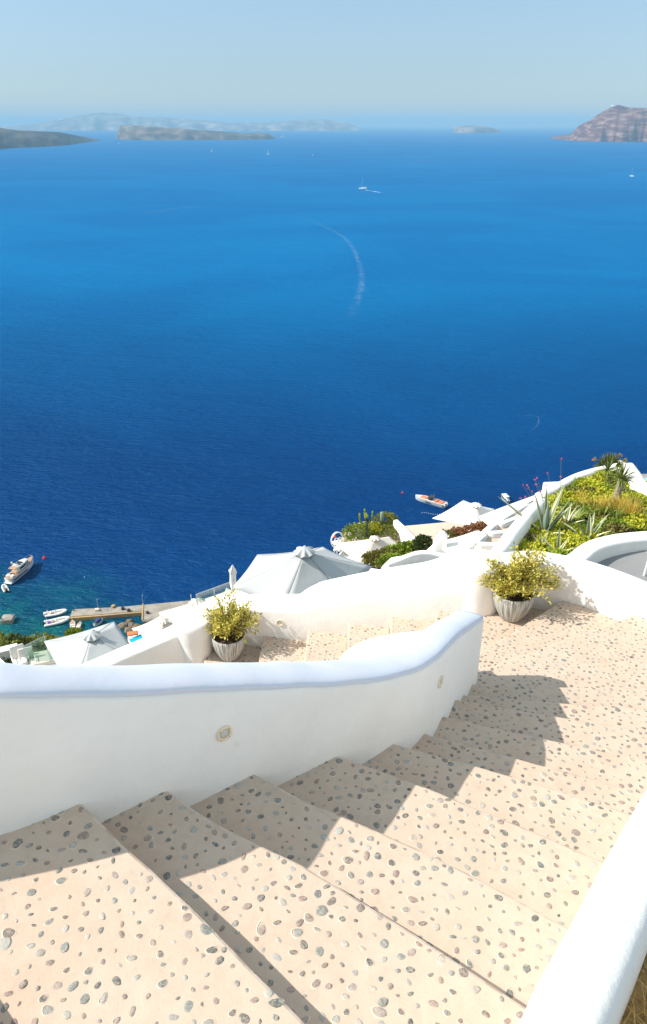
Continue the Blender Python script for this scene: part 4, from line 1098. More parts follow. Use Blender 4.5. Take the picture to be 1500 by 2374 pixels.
for k, (px, py) in enumerate(((1040, 1246), (1066, 1239), (1090, 1234), (1113, 1228), (1136, 1221))):
    sh(px, py, 17.0 - k * 0.06, (0.50, 0.42, 0.24), 560, 0.085, M['red_leaf'] if k in (1, 2, 3, 4) else M['brown_leaf'], 50 + k,
       ['bronze bush at the left end of the reddish hedge', 'second reddish bush from the left in the hedge under the white parasol', 'reddish bush in the middle of the hedge under the white parasol', 'fourth reddish bush from the left in the hedge', 'taller reddish bush at the right end of the hedge, by the lane'][k])
# scrub at the lower left, on the slope above the water
for k, (px, py, h_, r_, m_) in enumerate(((8, 1502, 27, 1.0, 'olive_leaf'), (40, 1518, 26, 1.2, 'dark_leaf'), (62, 1512, 26, 0.9, 'olive_leaf'), (92, 1516, 26.5, 1.3, 'olive_leaf'), (24, 1545, 25, 1.1, 'dark_leaf'), (50, 1543, 25, 0.9, 'olive_leaf'), (108, 1502, 27, 0.8, 'olive_leaf'), (172, 1472, 27, 0.4, 'green_leaf'), (-20, 1530, 25.5, 1.4, 'olive_leaf'))):
    sh(px, py, h_, (r_ * 1.2, r_, r_ * 0.7), 700, 0.13, M[m_], 70 + k,
       ['small olive bush at the left edge, above the green shallows', 'dark bush right of the small flat-roofed shelter', 'olive bush between the shelter and the glass railing', 'large olive bush seen through the glass railing', 'dark bush behind the lounge chairs at the far left', 'olive bush behind the white lounge chairs', 'small olive bush at the corner of the square grey parasol', 'green bush peeping over the square parasol by the two dinghies', 'olive bush cut by the left edge'][k])
block('scrub_bank', [(-80, 1625), (-80, 1535), (0, 1530), (60, 1522), (130, 1512), (200, 1500), (200, 1600)], 28.2, 3, M['cliff'], None, None, 0.2, kind='structure').name = 'slope_ledge'

# ================================================================ PLANTED GARDEN, UPPER RIGHT
gp = [(1160, 1320), (1172, 1282), (1200, 1240), (1235, 1190), (1262, 1160), (1300, 1142), (1345, 1118), (1404, 1098), (1455, 1112), (1520, 1140), (1560, 1190), (1560, 1232), (1450, 1236), (1380, 1262), (1327, 1300)]
def gh(py): return 5.15 + (1300 - py) * 0.0028      # soil falls gently away
def GZ(px, py, dz=0): 
    p = U(px, py, gh(py)); p.z += dz; return p
slab('garden_bed', [(a, b_, gh(b_)) for a, b_ in gp], 1.2, M['cliff'], 'planted bed of soil held between the curved white walls', 'flower bed', 0)
whitewall('garden_outer_wall', [GZ(1262, 1163, 0.12), GZ(1297, 1148, 0.14), GZ(1340, 1125, 0.15), GZ(1380, 1112, 0.16), GZ(1410, 1106, 0.17), GZ(1436, 1104, 0.20)], 0.20, 2.6, 'curved white wall along the far edge of the garden, against the sea', 0.08)
whitewall('garden_corner_wall', [GZ(1430, 1106, 0.28), GZ(1444, 1118, 0.22), GZ(1458, 1136, 0.18), GZ(1490, 1160, 0.16), GZ(1560, 1192, 0.16)], 0.30, 2.6, 'white wall sloping to the right edge behind the striped-trunk yucca', 0.10)
pk = MB().lathe([(0.14, -0.8), (0.13, -0.15), (0.115, -0.02), (0.085, 0.04), (0.04, 0.06), (0.001, 0.065)], n=28).build('white_bollard', M['plaster'], None, True); pk.location = GZ(1432, 1104, 0.24)
tag(pk, 'rounded white knob where the two garden walls meet, behind the yuccas', 'bollard')
bl = MB().box((0, 0, -0.3), (0.30, 0.16, 0.6), 0.10).build('white_wall_block', M['plaster']); bl.location = GZ(1279, 1140, 0.16); bevel(bl, 0.03); tag(bl, 'square white wall end behind the tall agave and the flower stalks', 'wall')
whitewall('garden_inner_wall', [U(1335, 1310, 4.85), U(1350, 1302, 4.85), U(1366, 1292, 4.85), U(1383, 1278, 4.85), U(1407, 1266, 4.86), U(1447, 1256, 4.87), U(1500, 1250, 4.89), U(1580, 1246, 4.92)][::1], 0.25, 1.6, 'curved white wall between the garden and the grey terrace', 0.05)
block('grey_terrace', [(1345, 1312), (1366, 1290), (1400, 1266), (1450, 1254), (1500, 1247), (1640, 1243), (1640, 1372), (1500, 1350), (1420, 1325)], 5.06, 0.6, M['greyfloor'], 'smooth grey terrace floor behind the bright curved wall at the right edge', 'terrace', 0)
chair(U(1545, 1335, 5.06), 2.4, M['canvas_white'], 'white chair on the grey terrace, only one leg inside the right edge').scale = (0.8, 0.8, 0.8)
block('lower_terrace', [(1455, 1106), (1480, 1099), (1600, 1096), (1600, 1125), (1490, 1128)], 12.0, 3, M['concrete'], 'grey-brown terrace edge just visible above the wall at the right edge', 'terrace', 0)
block('far_pool', [(1478, 1108), (1600, 1103), (1600, 1120), (1500, 1118)], 11.9, 0.3, nmat('pale_pool_water', (0.25, 0.52, 0.62), 0.2), 'pale blue pool corner just above the wall at the right edge', 'pool', 0)

# low succulent ground cover
rg = random.Random(21)
gpoly = [(q.x, q.y) for q in [GZ(a, b_) for a, b_ in gp]]
gx = [q[0] for q in gpoly]; gy = [q[1] for q in gpoly]
def gz_at(x, y):                         # height of the sloping bed at a plan position
    h = 5.2
    for _ in range(6):
        dxy = Vector((0, y, -h)); z_ = y * CP + h * SP; yy = y * SP - h * CP
        py = CY - FPX * yy / z_; h = gh(py)
    return CZ - h
gc = {m_: MB() for m_ in ('yellow_leaf', 'green_leaf', 'brown_leaf')}
cnt = 0
while cnt < 3600:
    x, y = rg.uniform(min(gx), max(gx)), rg.uniform(min(gy), max(gy))
    if not clip_in(gpoly, x, y): continue
    cnt += 1
    nn_ = noise.noise(Vector((x * 1.1, y * 1.1, 2))); n2_ = noise.noise(Vector((x * 2.7, y * 2.7, 8)))
    m_ = 'yellow_leaf' if nn_ + 0.5 * n2_ > -0.08 else ('green_leaf' if n2_ > -0.22 else 'brown_leaf')
    z0 = gz_at(x, y) + 0.02 + 0.10 * max(0, noise.noise(Vector((x * 1.9, y * 1.9, 5))) + 0.35)
    q = Vector((x, y, z0))
    for j in range(8):
        d = (Vector((rg.uniform(-1, 1), rg.uniform(-1, 1), rg.uniform(0.1, 1.1)))).normalized()
        leaf(gc[m_], q + rv(rg) * 0.03, d, Vector((0, 0, 1)) + rv(rg) * 0.5, rg.uniform(0.035, 0.07), rg.uniform(0.018, 0.034))
for m_, nm in (('yellow_leaf', 'yellow_ground_cover'), ('green_leaf', 'green_ground_cover'), ('brown_leaf', 'bronze_ground_cover')):
    tag(gc[m_].build(nm, M[m_]), {'yellow_leaf': 'yellow-green succulent mat over most of the garden', 'green_leaf': 'fresh green low plants between the succulents', 'brown_leaf': 'bronze patches of low plants in the garden'}[m_], 'ground cover', kind='stuff')
# agaves
def blade(mb, me_, base, d, L, W, curve, n=7, edge=True):
    d = d.normalized(); s = d.cross(Vector((0, 0, 1)))
    if s.length < 0.05: s = Vector((1, 0, 0))
    s.normalize(); p = Vector(base); pts = []
    for i in range(n + 1):
        t_ = i / n; pts.append((p.copy(), W * (0.75 + 0.9 * t_ * (1 - t_)) * (1 - t_ ** 2.2) + 0.002, d.copy()))
        p = p + d * (L / n); d = (d + Vector((0, 0, -curve / n))).normalized()
    v = []; f = []; ve = []; fe = []
    for c, w_, dd in pts:
        u = s.cross(dd).normalized()
        if u.z < 0: u = -u
        v += [c - s * w_ * 0.5 + u * w_ * 0.22, c - s * w_ * 0.2 - u * w_ * 0.02, c + s * w_ * 0.2 - u * w_ * 0.02, c + s * w_ * 0.5 + u * w_ * 0.22, c - u * w_ * 0.20]
        for sg in (-1, 1): ve += [c + s * sg * w_ * 0.24 + u * (w_ * 0.03 + 0.003), c + s * sg * (w_ * 0.52) + u * (w_ * 0.23 + 0.003)]
    for i in range(len(pts) - 1):
        a = i * 5; b_ = a + 5
        for k, l_ in ((0, 1), (1, 2), (2, 3), (3, 4), (4, 0)): f.append((a + k, a + l_, b_ + l_, b_ + k))
        a = i * 4; b_ = a + 4
        for k in (0, 2): fe.append((a + k, a + k + 1, b_ + k + 1, b_ + k))
    mb.add(v, f)
    if edge: me_.add(ve, fe)
def agave(loc, leaves, label, mat='agave', edge=True, cat='agave', name='agave'):
    e = empty(name, loc, label=label, cat=cat)
    for az, el_, L, W, cv in leaves:
        mb, me_ = MB(), MB()
        d = Vector((math.cos(R(az)) * math.cos(R(el_)), math.sin(R(az)) * math.cos(R(el_)), math.sin(R(el_))))
        blade(mb, me_, (d.x * 0.03, d.y * 0.03, 0), d, L, W, cv, edge=edge)
        o = mb.build('leaf', M[mat], e, True)
        if edge: me_.build('cream_margin', M['agave_edge'], o, True)
    return e
agave(GZ(1262, 1240), [(175, 42, 0.92, 0.085, 0.12), (150, 72, 0.66, 0.09, 0.1), (100, 80, 0.72, 0.10, 0.05), (250, 78, 0.62, 0.10, 0.1), (20, 74, 0.78, 0.10, 0.0), (330, 68, 0.72, 0.09, 0.15), (0, 58, 0.62, 0.08, 0.1), (215, 30, 0.42, 0.08, 0.3), (300, 35, 0.40, 0.08, 0.3), (80, 60, 0.6, 0.09, 0.1), (45, 66, 0.74, 0.09, 0.15)], 'tallest blue-green agave with cream-edged leaves, standing up at the left of the garden')
agave(GZ(1362, 1253), [(95, 80, 0.42, 0.08, 0.05), (20, 55, 0.46, 0.07, 0.1), (330, 45, 0.36, 0.07, 0.25), (160, 35, 0.50, 0.06, 0.2), (200, 60, 0.35, 0.07, 0.2), (60, 68, 0.42, 0.08, 0.1), (260, 50, 0.3, 0.07, 0.3)], 'middle-sized striped agave beside the curved inner wall')
agave(GZ(1252, 1276), [(90, 80, 0.26, 0.05, 0.1), (30, 70, 0.30, 0.05, 0.1), (170, 20, 0.30, 0.05, 0.2), (140, 60, 0.25, 0.05, 0.1), (320, 30, 0.25, 0.05, 0.3), (210, 30, 0.22, 0.05, 0.2)], 'small agave low beside the curved wall top, nearest the yellow potted shrub')
agave(GZ(1292, 1285), [(95, 82, 0.40, 0.055, 0.0), (150, 45, 0.30, 0.05, 0.2), (40, 45, 0.26, 0.05, 0.2), (0, 30, 0.24, 0.045, 0.2), (190, 25, 0.24, 0.045, 0.2)], 'small agave with one upright leaf, just behind the bright curved wall')
agave(GZ(1310, 1222), [(20, 55, 0.36, 0.06, 0.2), (60, 65, 0.38, 0.06, 0.2), (100, 50, 0.3, 0.06, 0.2), (340, 40, 0.3, 0.06, 0.3), (0, 72, 0.40, 0.06, 0.2)], 'greyish agave clump just right of the tallest agave')
agave(GZ(1232, 1222), [(95, 70, 0.22, 0.03, 0.1), (60, 60, 0.2, 0.03, 0.1), (140, 60, 0.2, 0.03, 0.1), (170, 40, 0.2, 0.03, 0.1)], 'tiny agave offset by the white wall left of the tallest agave')
ra = random.Random(4)
for k, (px, py, s_) in enumerate(((1352, 1200, 1.0), (1375, 1190, .9), (1395, 1202, 1.0), (1425, 1212, 1.1), (1330, 1212, .9), (1470, 1190, 1.1), (1440, 1195, .9), (1490, 1210, 1.0))):
    agave(GZ(px, py), [(ra.uniform(0, 360), ra.uniform(25, 75), s_ * ra.uniform(0.22, 0.36), 0.035, 0.5) for _ in range(16)], 
          ['green strap-leaved aloe in the middle of the garden, left of the golden grass', 'green aloe right behind the middle-sized agave', 'green aloe directly in front of the yucca trunk', 'green aloe between the yucca trunk and the curved inner wall', 'green aloe between the tallest agave and the middle one', 'green aloe near the right edge, below the sloping wall', 'green aloe just right of the yucca trunk', 'green aloe closest to the right edge of the picture'][k], 'aloe', False, 'aloe', 'aloe')
# golden feather grass
def tuft(loc, n, L, spread, label, mat='gold_grass', seed=1):
    r_ = random.Random(seed); mb = MB()
    for _ in range(n):
        a = r_.uniform(0, 6.283); t_ = r_.random() ** 0.7 * spread
        d = Vector((math.cos(a) * t_, math.sin(a) * t_, 1)).normalized(); p = Vector((r_.uniform(-.1, .1), r_.uniform(-.1, .1), 0)); s = d.cross(Vector((math.sin(a * 3), math.cos(a), 0.1))).normalized()
        l_ = L * r_.uniform(0.6, 1.1); w_ = 0.0045
        q1 = p + d * l_ * 0.5; d2 = (d + Vector((math.cos(a), math.sin(a), -0.7)) * 0.35 * t_).normalized(); q2 = q1 + d2 * l_ * 0.5
        mb.add([p - s * w_, p + s * w_, q1 + s * w_, q1 - s * w_, q2], [(0, 1, 2, 3), (3, 2, 4)])
    o = mb.build('feather_grass', M[mat]); o.location = loc
    return tag(o, label, 'grass tuft')
for k, (px, py, n, L_, sp_) in enumerate(((1382, 1190, 240, 0.30, 0.9), (1408, 1184, 200, 0.28, 0.8), (1355, 1180, 130, 0.22, 0.9), (1455, 1205, 240, 0.40, 0.7), (1436, 1190, 150, 0.32, 0.6), (1345, 1158, 110, 0.18, 1.0))):
    tuft(GZ(px, py), n, L_, sp_, ['large golden grass tuft in the middle of the garden', 'golden grass tuft just left of the yucca trunk', 'small golden grass tuft farther left in the garden', 'tall golden grass tuft right of the yucca trunk', 'golden grass tuft touching the yucca trunk on its right', 'low dry tuft near the far white wall'][k], seed=k)
# yuccas
def yucca(loc, th_, lean, nl, LL, label, tr, mat='aloe', droop=0.5, dead=True):
    e = empty('yucca', loc, label=label, cat='yucca')
    pts = catmull([(0, 0, -0.05), (lean * 0.3, 0, th_ * 0.4), (lean * 0.8, 0, th_ * 0.8), (lean, 0, th_)], 6)
    tb = MB(); tb.tube(pts, [tr * (1.15 - 0.25 * i / (len(pts) - 1) + 0.06 * (i % 2)) for i in range(len(pts))], 10); tb.build('trunk', M['bark'], e, True)
    r_ = random.Random(len(label)); mb = MB()
    for i in range(nl):
        a = i * 2.4; el_ = R(r_.uniform(-25, 85)); d = Vector((math.cos(a) * math.cos(el_), math.sin(a) * math.cos(el_), math.sin(el_)))
        blade(mb, None, pts[-1] + d * 0.01, d, LL * r_.uniform(0.7, 1.1), 0.016, droop, 5, edge=False)
    mb.build('crown', M[mat], e)
    return e
yucca(GZ(1424, 1178), 0.52, 0.03, 90, 0.30, 'nearer yucca with a pale ringed trunk and a spiky green head', 0.052, droop=0.15)
e = yucca(GZ(1413, 1128), 0.22, -0.06, 30, 0.20, 'farther small fan palm with browned leaf tips, against the sea', 0.022, droop=0.3); e.scale = (1.45, 1.45, 1.45)
fb = MB()
for a in (-50, -25, 5, 30, 55, 140, 170):
    c0 = Vector((-0.06, 0, 0.22)); dr = Vector((math.sin(R(a)), 0.2 * math.cos(R(a * 3)), math.cos(R(a)) * (0.9 if abs(a) < 90 else 0.4)))
    st = c0 + dr * 0.10; fb.tube([c0, st], 0.004, 4)
    for j in range(9):
        d = (Matrix.Rotation(R((j - 4) * 11), 3, 'Y') @ dr); blade(fb, None, st, d, 0.13, 0.018, 0.1, 4, edge=False)
fb.build('fan_leaves', M['olive_leaf'], e)
tb = MB()
for a in (-50, 55, 30):
    dr = Vector((math.sin(R(a)), 0, math.cos(R(a)) * 0.9)); c0 = Vector((-0.06, 0, 0.22)) + dr * 0.20
    for j in range(7): blade(tb, None, c0, Matrix.Rotation(R((j - 3) * 11), 3, 'Y') @ dr, 0.06, 0.018, 0, 3, edge=False)
tb.build('dry_tips', M['straw'], e)
# tall thin flower stalks against the sea
for k, (x0, y0, tops) in enumerate(((1292, 1170, [(1301, 1063)]), (1296, 1165, [(1300, 1105)]), (1282, 1165, [(1270, 1096)]), (1268, 1165, [(1245, 1109), (1240, 1112)]), (1262, 1172, [(1242, 1123)]), (1255, 1178, [(1222, 1125), (1212, 1124)]), (1258, 1176, [(1225, 1132)]), (1262, 1180, [(1234, 1140), (1254, 1138)]), (1240, 1190, [(1206, 1154)]), (1246, 1186, [(1218, 1152)]), (1266, 1178, [(1256, 1146), (1252, 1141)]), (1268, 1172, [(1266, 1125)]))):
    lab = ['tallest thin stalk with a magenta flower head, reaching highest above the wall', 'second tallest stalk beside the highest one', 'thin leaning stalk with one magenta head above the square wall end', 'stalk carrying a pair of magenta heads', 'short stalk just below the paired heads', 'leftmost high stalk with two magenta heads', 'stalk just below the leftmost high heads', 'low forked stalk with two magenta heads in front of the white wall', 'lowest stalk, farthest to the left', 'low stalk right of the lowest one', 'stalk with a tight pair of heads beside the tall agave leaves', 'short upright stalk between the tall agave leaves'][k]
    base = GZ(x0, y0 + 30); e = empty('flower_stalk', base, label=lab, cat='flower', group='thin magenta flower stalks against the sea')
    depth = base.x * 0 + base.y * CP + (CZ - base.z) * SP
    for tx_, ty_ in tops:
        d = ray(tx_, ty_); tip = Vector((0, 0, CZ)) + d * depth - base
        MB().tube(catmull([(0, 0, 0), tip * 0.55 + Vector((0.01, 0, 0.02)), tip], 5), 0.0022, 4).build('stem', M['stem'], e)
        fl = MB(); r_ = random.Random(k * 7 + int(tx_))
        for _ in range(10):
            leaf(fl, tip + rv(r_) * 0.008, rv(r_), rv(r_), 0.020, 0.014)
        fl.build('flower_head', M['flower'], e)

# ---------------------------------------------------------------- dry grass beside the near parapet
gs = []; gf = []
_pl = [(0.15, -0.9), (0.12, -0.2), (0.24, 0.40), (0.50, 0.84), (0.85, 1.26), (1.22, 1.70), (1.55, 2.05), (1.9, 2.35), (2.35, 2.75), (2.75, 3.2)]
for a_, b_ in _pl:
    for k in range(14):
        x = (a_ + k * 0.28) * S; y = (b_ - k * 0.10) * S
        gs.append((x, y, CZ - S * (1.46 + 0.33 * b_ + 0.06 * k) + 0.05 * fbm(x * 1.5, y * 1.5, 3)))
for i in range(len(_pl) - 1):
    for k in range(13): gf.append((i * 14 + k, i * 14 + k + 1, (i + 1) * 14 + k + 1, (i + 1) * 14 + k))
M['drysoil'] = nmat('dry_thatch', (0.42, 0.25, 0.09), 0.95, [(25, 0.8, 0.03)], (40, (0.26, 0.15, 0.05), 0.45, 0.62))
tag(obj('dry_slope', (gs, gf), M['drysoil'], smooth=True), kind='structure')
dg = MB(); rd = random.Random(3)
for _ in range(9000):
    x = rd.uniform(0.45, 1.25) * S; y = rd.uniform(0.5, 1.7) * S
    if x < (0.38 + 0.74 * (y / S - 0.91) + 0.19) * S: continue
    z = CZ - S * (1.47 + 0.33 * (y / S + 0.1) + 0.12 * max(0, x / S - 0.62)) + 0.0; a = rd.uniform(0, 6.283); t_ = rd.uniform(0.2, 1.2)
    d = Vector((math.cos(a) * t_, math.sin(a) * t_, 0.8)).normalized(); s_ = d.cross(rv(rd)).normalized() * 0.0022; l_ = rd.uniform(0.08, 0.24)
    p = Vector((x, y, z)); q1 = p + d * l_ * 0.5; q2 = q1 + (d + Vector((0, 0, -0.7))).normalized() * l_ * 0.5
    dg.add([p - s_, p + s_, q1 + s_, q1 - s_, q2], [(0, 1, 2, 3), (3, 2, 4)])
tag(dg.build('dry_grass', M['straw']), 'dry golden grass in the bottom right corner', 'grass', kind='stuff')

# ================================================================ QUAY AND BOATS
def ground_frame(p0, p1):
    """origin midway, heading from stern p0 to bow p1, length"""
    a, b_ = SEA(*p0), SEA(*p1); d = b_ - a
    return (a + b_) / 2, math.atan2(d.y, d.x), d.length
def hull(L, B, H, sheer=0.15, tran=0.8, n=14, deckdrop=0.0, fine=0.55):
    """closed hull along +x: sharp bow, flat transom"""
    mb = MB(); v = []; f = []; K = 9
    for i in range(n + 1):
        t_ = i / n; x = -L / 2 + L * t_
        b_ = B / 2 * (tran + (1 - tran) * min(1, t_ / 0.35)) if t_ < fine else B / 2 * max(0.0, 1 - ((t_ - fine) / (1 - fine)) ** 2.2)
        top = H * (1 + sheer * t_ * t_)
        for k in range(K):
            a = -1 + 2 * k / (K - 1); s_ = math.copysign(abs(a) ** 0.6, a)
            z = -0.25 * H + (top + 0.25 * H) * (abs(a) ** 2.4)
            v.append((x + (0.04 * L * abs(a) * t_ ** 3), s_ * b_, z))
    for i in range(n):
        for k in range(K - 1): f.append((i * K + k, (i + 1) * K + k, (i + 1) * K + k + 1, i * K + k + 1))
    f.append([k for k in range(K)])
    mb.add(v, f)
    dk = [(v[i * K][0], v[i * K][1] * 0.94, v[i * K][2] - deckdrop) for i in range(n + 1)]; dk2 = [(v[i * K + K - 1][0], v[i * K + K - 1][1] * 0.94, v[i * K + K - 1][2] - deckdrop) for i in range(n + 1)]
    return mb, dk, dk2
def deckmesh(dk, dk2, i0=0, i1=None, dz=0.0):
    i1 = i1 or len(dk) - 1; v = []; f = []
    for i in range(i0, i1 + 1): v += [(dk[i][0], dk[i][1], dk[i][2] + dz), (dk2[i][0], dk2[i][1], dk2[i][2] + dz)]
    for j in range(i1 - i0): f.append((2 * j, 2 * j + 2, 2 * j + 3, 2 * j + 1))
    return MB().add(v, f)
# motor yacht
c, rz, L = ground_frame((21, 1354), (77, 1307))
e = empty('motor_yacht', c, rz, 'white motor yacht with a covered aft deck, the largest boat, near the left edge', 'yacht')
hb, dk, dk2 = hull(L, L * 0.27, 1.9, 0.35, 0.82); hb.build('hull', M['white'], e, True)
deckmesh(dk, dk2, 0, None, 0.02).build('deck', M['teak'], e)
st = MB(); v = []; sB = L * 0.27
st.prism([(-L * .16, -sB * .36), (L * .12, -sB * .36), (L * .25, -sB * .2), (L * .28, 0), (L * .25, sB * .2), (L * .12, sB * .36), (-L * .16, sB * .36)], 1.9, 3.5)
bevel(st.build('cabin', M['white'], e), 0.15)
for sg in (-1, 1): MB().prism([(-L * .13, sg * sB * .368), (L * .115, sg * sB * .368), (L * .105, sg * sB * .345), (-L * .13, sg * sB * .345)], 2.45, 3.15).build('window', M['glassdark'], e)
MB().prism([(L * .125, -sB * .36), (L * .262, -sB * .2), (L * .292, 0), (L * .262, sB * .2), (L * .125, sB * .36), (L * .11, 0)], 2.5, 3.1).build('windscreen', M['glassdark'], e)
bevel(MB().prism([(-L * .30, -sB * .38), (L * .08, -sB * .38), (L * .18, -sB * .2), (L * .18, sB * .2), (L * .08, sB * .38), (-L * .30, sB * .38)], 3.5, 3.68).build('upper_deck', M['white'], e), 0.05)
MB().prism([(-L * .31, -sB * .36), (-L * .17, -sB * .36), (-L * .17, sB * .36), (-L * .31, sB * .36)], 3.70, 3.75).build('awning', M['teak'], e)
fb = MB()
for x_ in (-.06, .02): fb.box((L * x_, 0, 3.85), (L * .05, sB * .5, 0.35))
fb.build('flybridge_seats', M['dark'], e)
MB().tube([(-L * .13, -sB * .34, 3.6), (-L * .16, -sB * .34, 4.5), (-L * .16, sB * .34, 4.5), (-L * .13, sB * .34, 3.6)], 0.12, 6).build('radar_arch', M['white'], e, True)
MB().ball((-L * .16, sB * .3, 4.75), 0.32, 10).build('radar_dome', M['white'], e, True)
for y_ in (-.22, .2): bevel(MB().box((-L * .40, sB * y_, 2.15), (1.1, 1.0, 0.5)).build('aft_sofa', M['canvas_white'], e), 0.08)
MB().box((-L * .33, 0, 2.2), (1.0, 1.2, 0.1)).build('aft_table', M['dark'], e)
bevel(MB().box((-L * .505, 0, 0.5), (1.1, sB * .75, 0.25)).build('swim_platform', M['white'], e), 0.1)
MB().tube([(dk[i][0], dk[i][1], dk[i][2] + 0.8) for i in range(7, 14)] + [(dk2[i][0], dk2[i][1], dk2[i][2] + 0.8) for i in range(13, 6, -1)], 0.035, 4).build('bow_rail', M['metal'], e)
MB().prism([(-L * .46, -sB * .505), (L * .10, -sB * .512), (L * .10, -sB * .48), (-L * .46, -sB * .47)], 1.0, 1.35).build('hull_stripe', M['navy'], e)
# inflatable boats
def rib(p0, p1, label, seats=2, L_=None, tube_=None, extra=None, eng=True, tm='white'):
    c, rz, L = ground_frame(p0, p1); B = L * 0.36; r_ = L * 0.055
    e = empty('inflatable_boat', c, rz, label, 'inflatable boat', 'moored small boats')
    pts = [(-L * .5, -B * .42), (-L * .2, -B * .45), (L * .15, -B * .44), (L * .36, -B * .30), (L * .48, -B * .08), (L * .5, 0), (L * .48, B * .08), (L * .36, B * .30), (L * .15, B * .44), (-L * .2, B * .45), (-L * .5, B * .42)]
    MB().tube(catmull([(a, b_, r_ * 1.3 + max(0, a) * 0.12) for a, b_ in pts], 4), r_, 8).build('inflatable_tube', M[tm], e, True)
    MB().prism([(-L * .44, -B * .38), (L * .2, -B * .38), (L * .42, 0), (L * .2, B * .38), (-L * .44, B * .38)], -0.2, r_ * 1.0).build('floor', M['canvas_cream'], e)
    bevel(MB().box((-L * .02, 0, r_ + 0.4), (L * .09, B * .34, 0.8)).build('console', M['white'], e), 0.06)
    MB().box((-L * .0, 0, r_ + 0.9), (0.05, B * .3, 0.3)).build('windscreen', M['glassdark'], e)
    for k in range(seats): bevel(MB().box((-L * (.14 + .10 * k), 0, r_ + 0.3), (L * .07, B * .5, 0.5)).build('seat', M['canvas_cream'] if k % 2 else M['teak'], e), 0.05)
    if eng:
        for y_ in (-.12, .12): bevel(MB().box((-L * .52, B * y_, r_ + 0.35), (0.5, 0.35, 0.8)).build('outboard_motor', M['dark'] if eng == 2 else M['white'], e), 0.08)
    MB().tube([(-L * .36, -B * .36, r_), (-L * .38, -B * .3, r_ + 1.1), (-L * .38, B * .3, r_ + 1.1), (-L * .36, B * .36, r_)], 0.05, 5).build('arch', M['white'], e)
    if extra: bevel(MB().box((-L * .30, -B * .1, r_ + 0.45), (0.8, 0.9, 0.5)).build('bag', M[extra], e), 0.1)
    return e
rib((105, 1428), (154, 1420), 'upper of the two white inflatable boats moored near the quay end')
rib((103, 1450), (161, 1438), 'lower inflatable boat with dark motors and a purple bag, its bow at the quay', 2, extra='purple', eng=2)
rib((16, 1373), (8, 1359), 'tiny tender tied behind the white motor yacht', 1, eng=2)
# two open dinghies
def dinghy(p0, p1, label, mat='white'):
    c, rz, L = ground_frame(p0, p1); e = empty('dinghy', c, rz, label, 'dinghy', 'moored small boats')
    hb, dk, dk2 = hull(L, L * 0.40, 0.75, 0.3, 0.75); hb.build('hull', M[mat], e, True)
    deckmesh([(a * 0.9, b_ * 0.85, z) for a, b_, z in dk], [(a * 0.9, b_ * 0.85, z) for a, b_, z in dk2], 0, None, -0.05).build('inside', M['teak'], e)
    for x_ in (-.25, 0.0, .2): MB().box((L * x_, 0, 0.76), (0.35, L * 0.34, 0.06)).build('bench', M['white'], e)
    return e
dinghy((170, 1463), (168, 1444), 'left of the two small open boats under the end of the quay')
dinghy((180, 1463), (187, 1447), 'right of the two small open boats under the end of the quay')
c, rz, L = ground_frame((222, 1451), (236, 1441))
e = empty('covered_boat', c, rz, 'small boat under a navy cover below the quay', 'boat')
hb, dk, dk2 = hull(L * 1.3, L * 0.6, 0.8, 0.2); hb.build('hull', M['white'], e, True); bevel(MB().box((0, 0, 1.1), (L * 0.8, L * 0.5, 0.9)).build('cover', M['navy'], e), 0.3)
# coral-decked day boat
c, rz, L = ground_frame((1032, 1177), (965, 1157))
e = empty('day_boat', c, rz, 'grey-hulled motorboat with coral sunbeds and a dark canopy, beyond the white parasol', 'motorboat')
B = L * 0.30; hb, dk, dk2 = hull(L, B, 1.5, 0.10, 0.92, fine=0.62); hb.build('hull', M['greyhull'], e, True)
deckmesh(dk, dk2, 0, None, 0.015).build('deck', M['canvas_cream'], e)
bevel(MB().box((L * .22, 0, 1.66), (L * .22, B * .52, 0.22)).build('bow_sunbed', M['orange'], e), 0.06)
bevel(MB().box((-L * .36, 0, 1.62), (L * .16, B * .7, 0.25)).build('stern_sunbed', M['orange'], e), 0.06)
bevel(MB().box((-L * .20, 0, 1.7), (L * .07, B * .72, 0.45)).build('bench', M['orange'], e), 0.06)
bevel(MB().box((0.0, 0, 1.75), (L * .12, B * .5, 0.7)).build('console', M['dark'], e), 0.06)
MB().box((-L * .02, 0, 2.75), (L * .15, B * .75, 0.09)).build('canopy', M['dark'], e)
MB().tube([(-L * .06, -B * .33, 1.5), (-L * .06, -B * .33, 2.72), (-L * .06, B * .33, 2.72), (-L * .06, B * .33, 1.5)], 0.05, 5).build('canopy_frame', M['dark'], e)
MB().box((L * .02, -B * .49, 0.95), (L * .18, 0.05, 0.28)).build('hull_window', M['glassdark'], e); MB().box((L * .02, B * .49, 0.95), (L * .18, 0.05, 0.28)).build('hull_window', M['glassdark'], e)
MB().tube([(-L * .1, 0, 2.75), (-L * .1, 0, 4.2)], 0.03, 4).build('aerial', M['metal'], e)
for y_ in (-.25, .25): bevel(MB().box((-L * .51, B * y_, 0.9), (0.7, 0.5, 1.0)).build('outboard_motor', M['white'], e), 0.1)
# little white boat beyond the lane
c, rz, L = ground_frame((1177, 1166), (1163, 1152))
e = empty('small_motorboat', c, rz, 'little white boat with a sun canopy, half hidden by the white canopy beside the lane', 'motorboat')
hb, dk, dk2 = hull(L, L * .42, 0.9, 0.2); hb.build('hull', M['white'], e, True); bevel(MB().box((-L * .05, 0, 1.9), (L * .6, L * .36, 0.12)).build('sun_canopy', M['white'], e), 0.04)
for a in (-1, 1): MB().tube([(-L * .2, a * L * .15, 0.8), (-L * .2, a * L * .15, 1.85)], 0.03, 4).build('canopy_post', M['metal'], e)
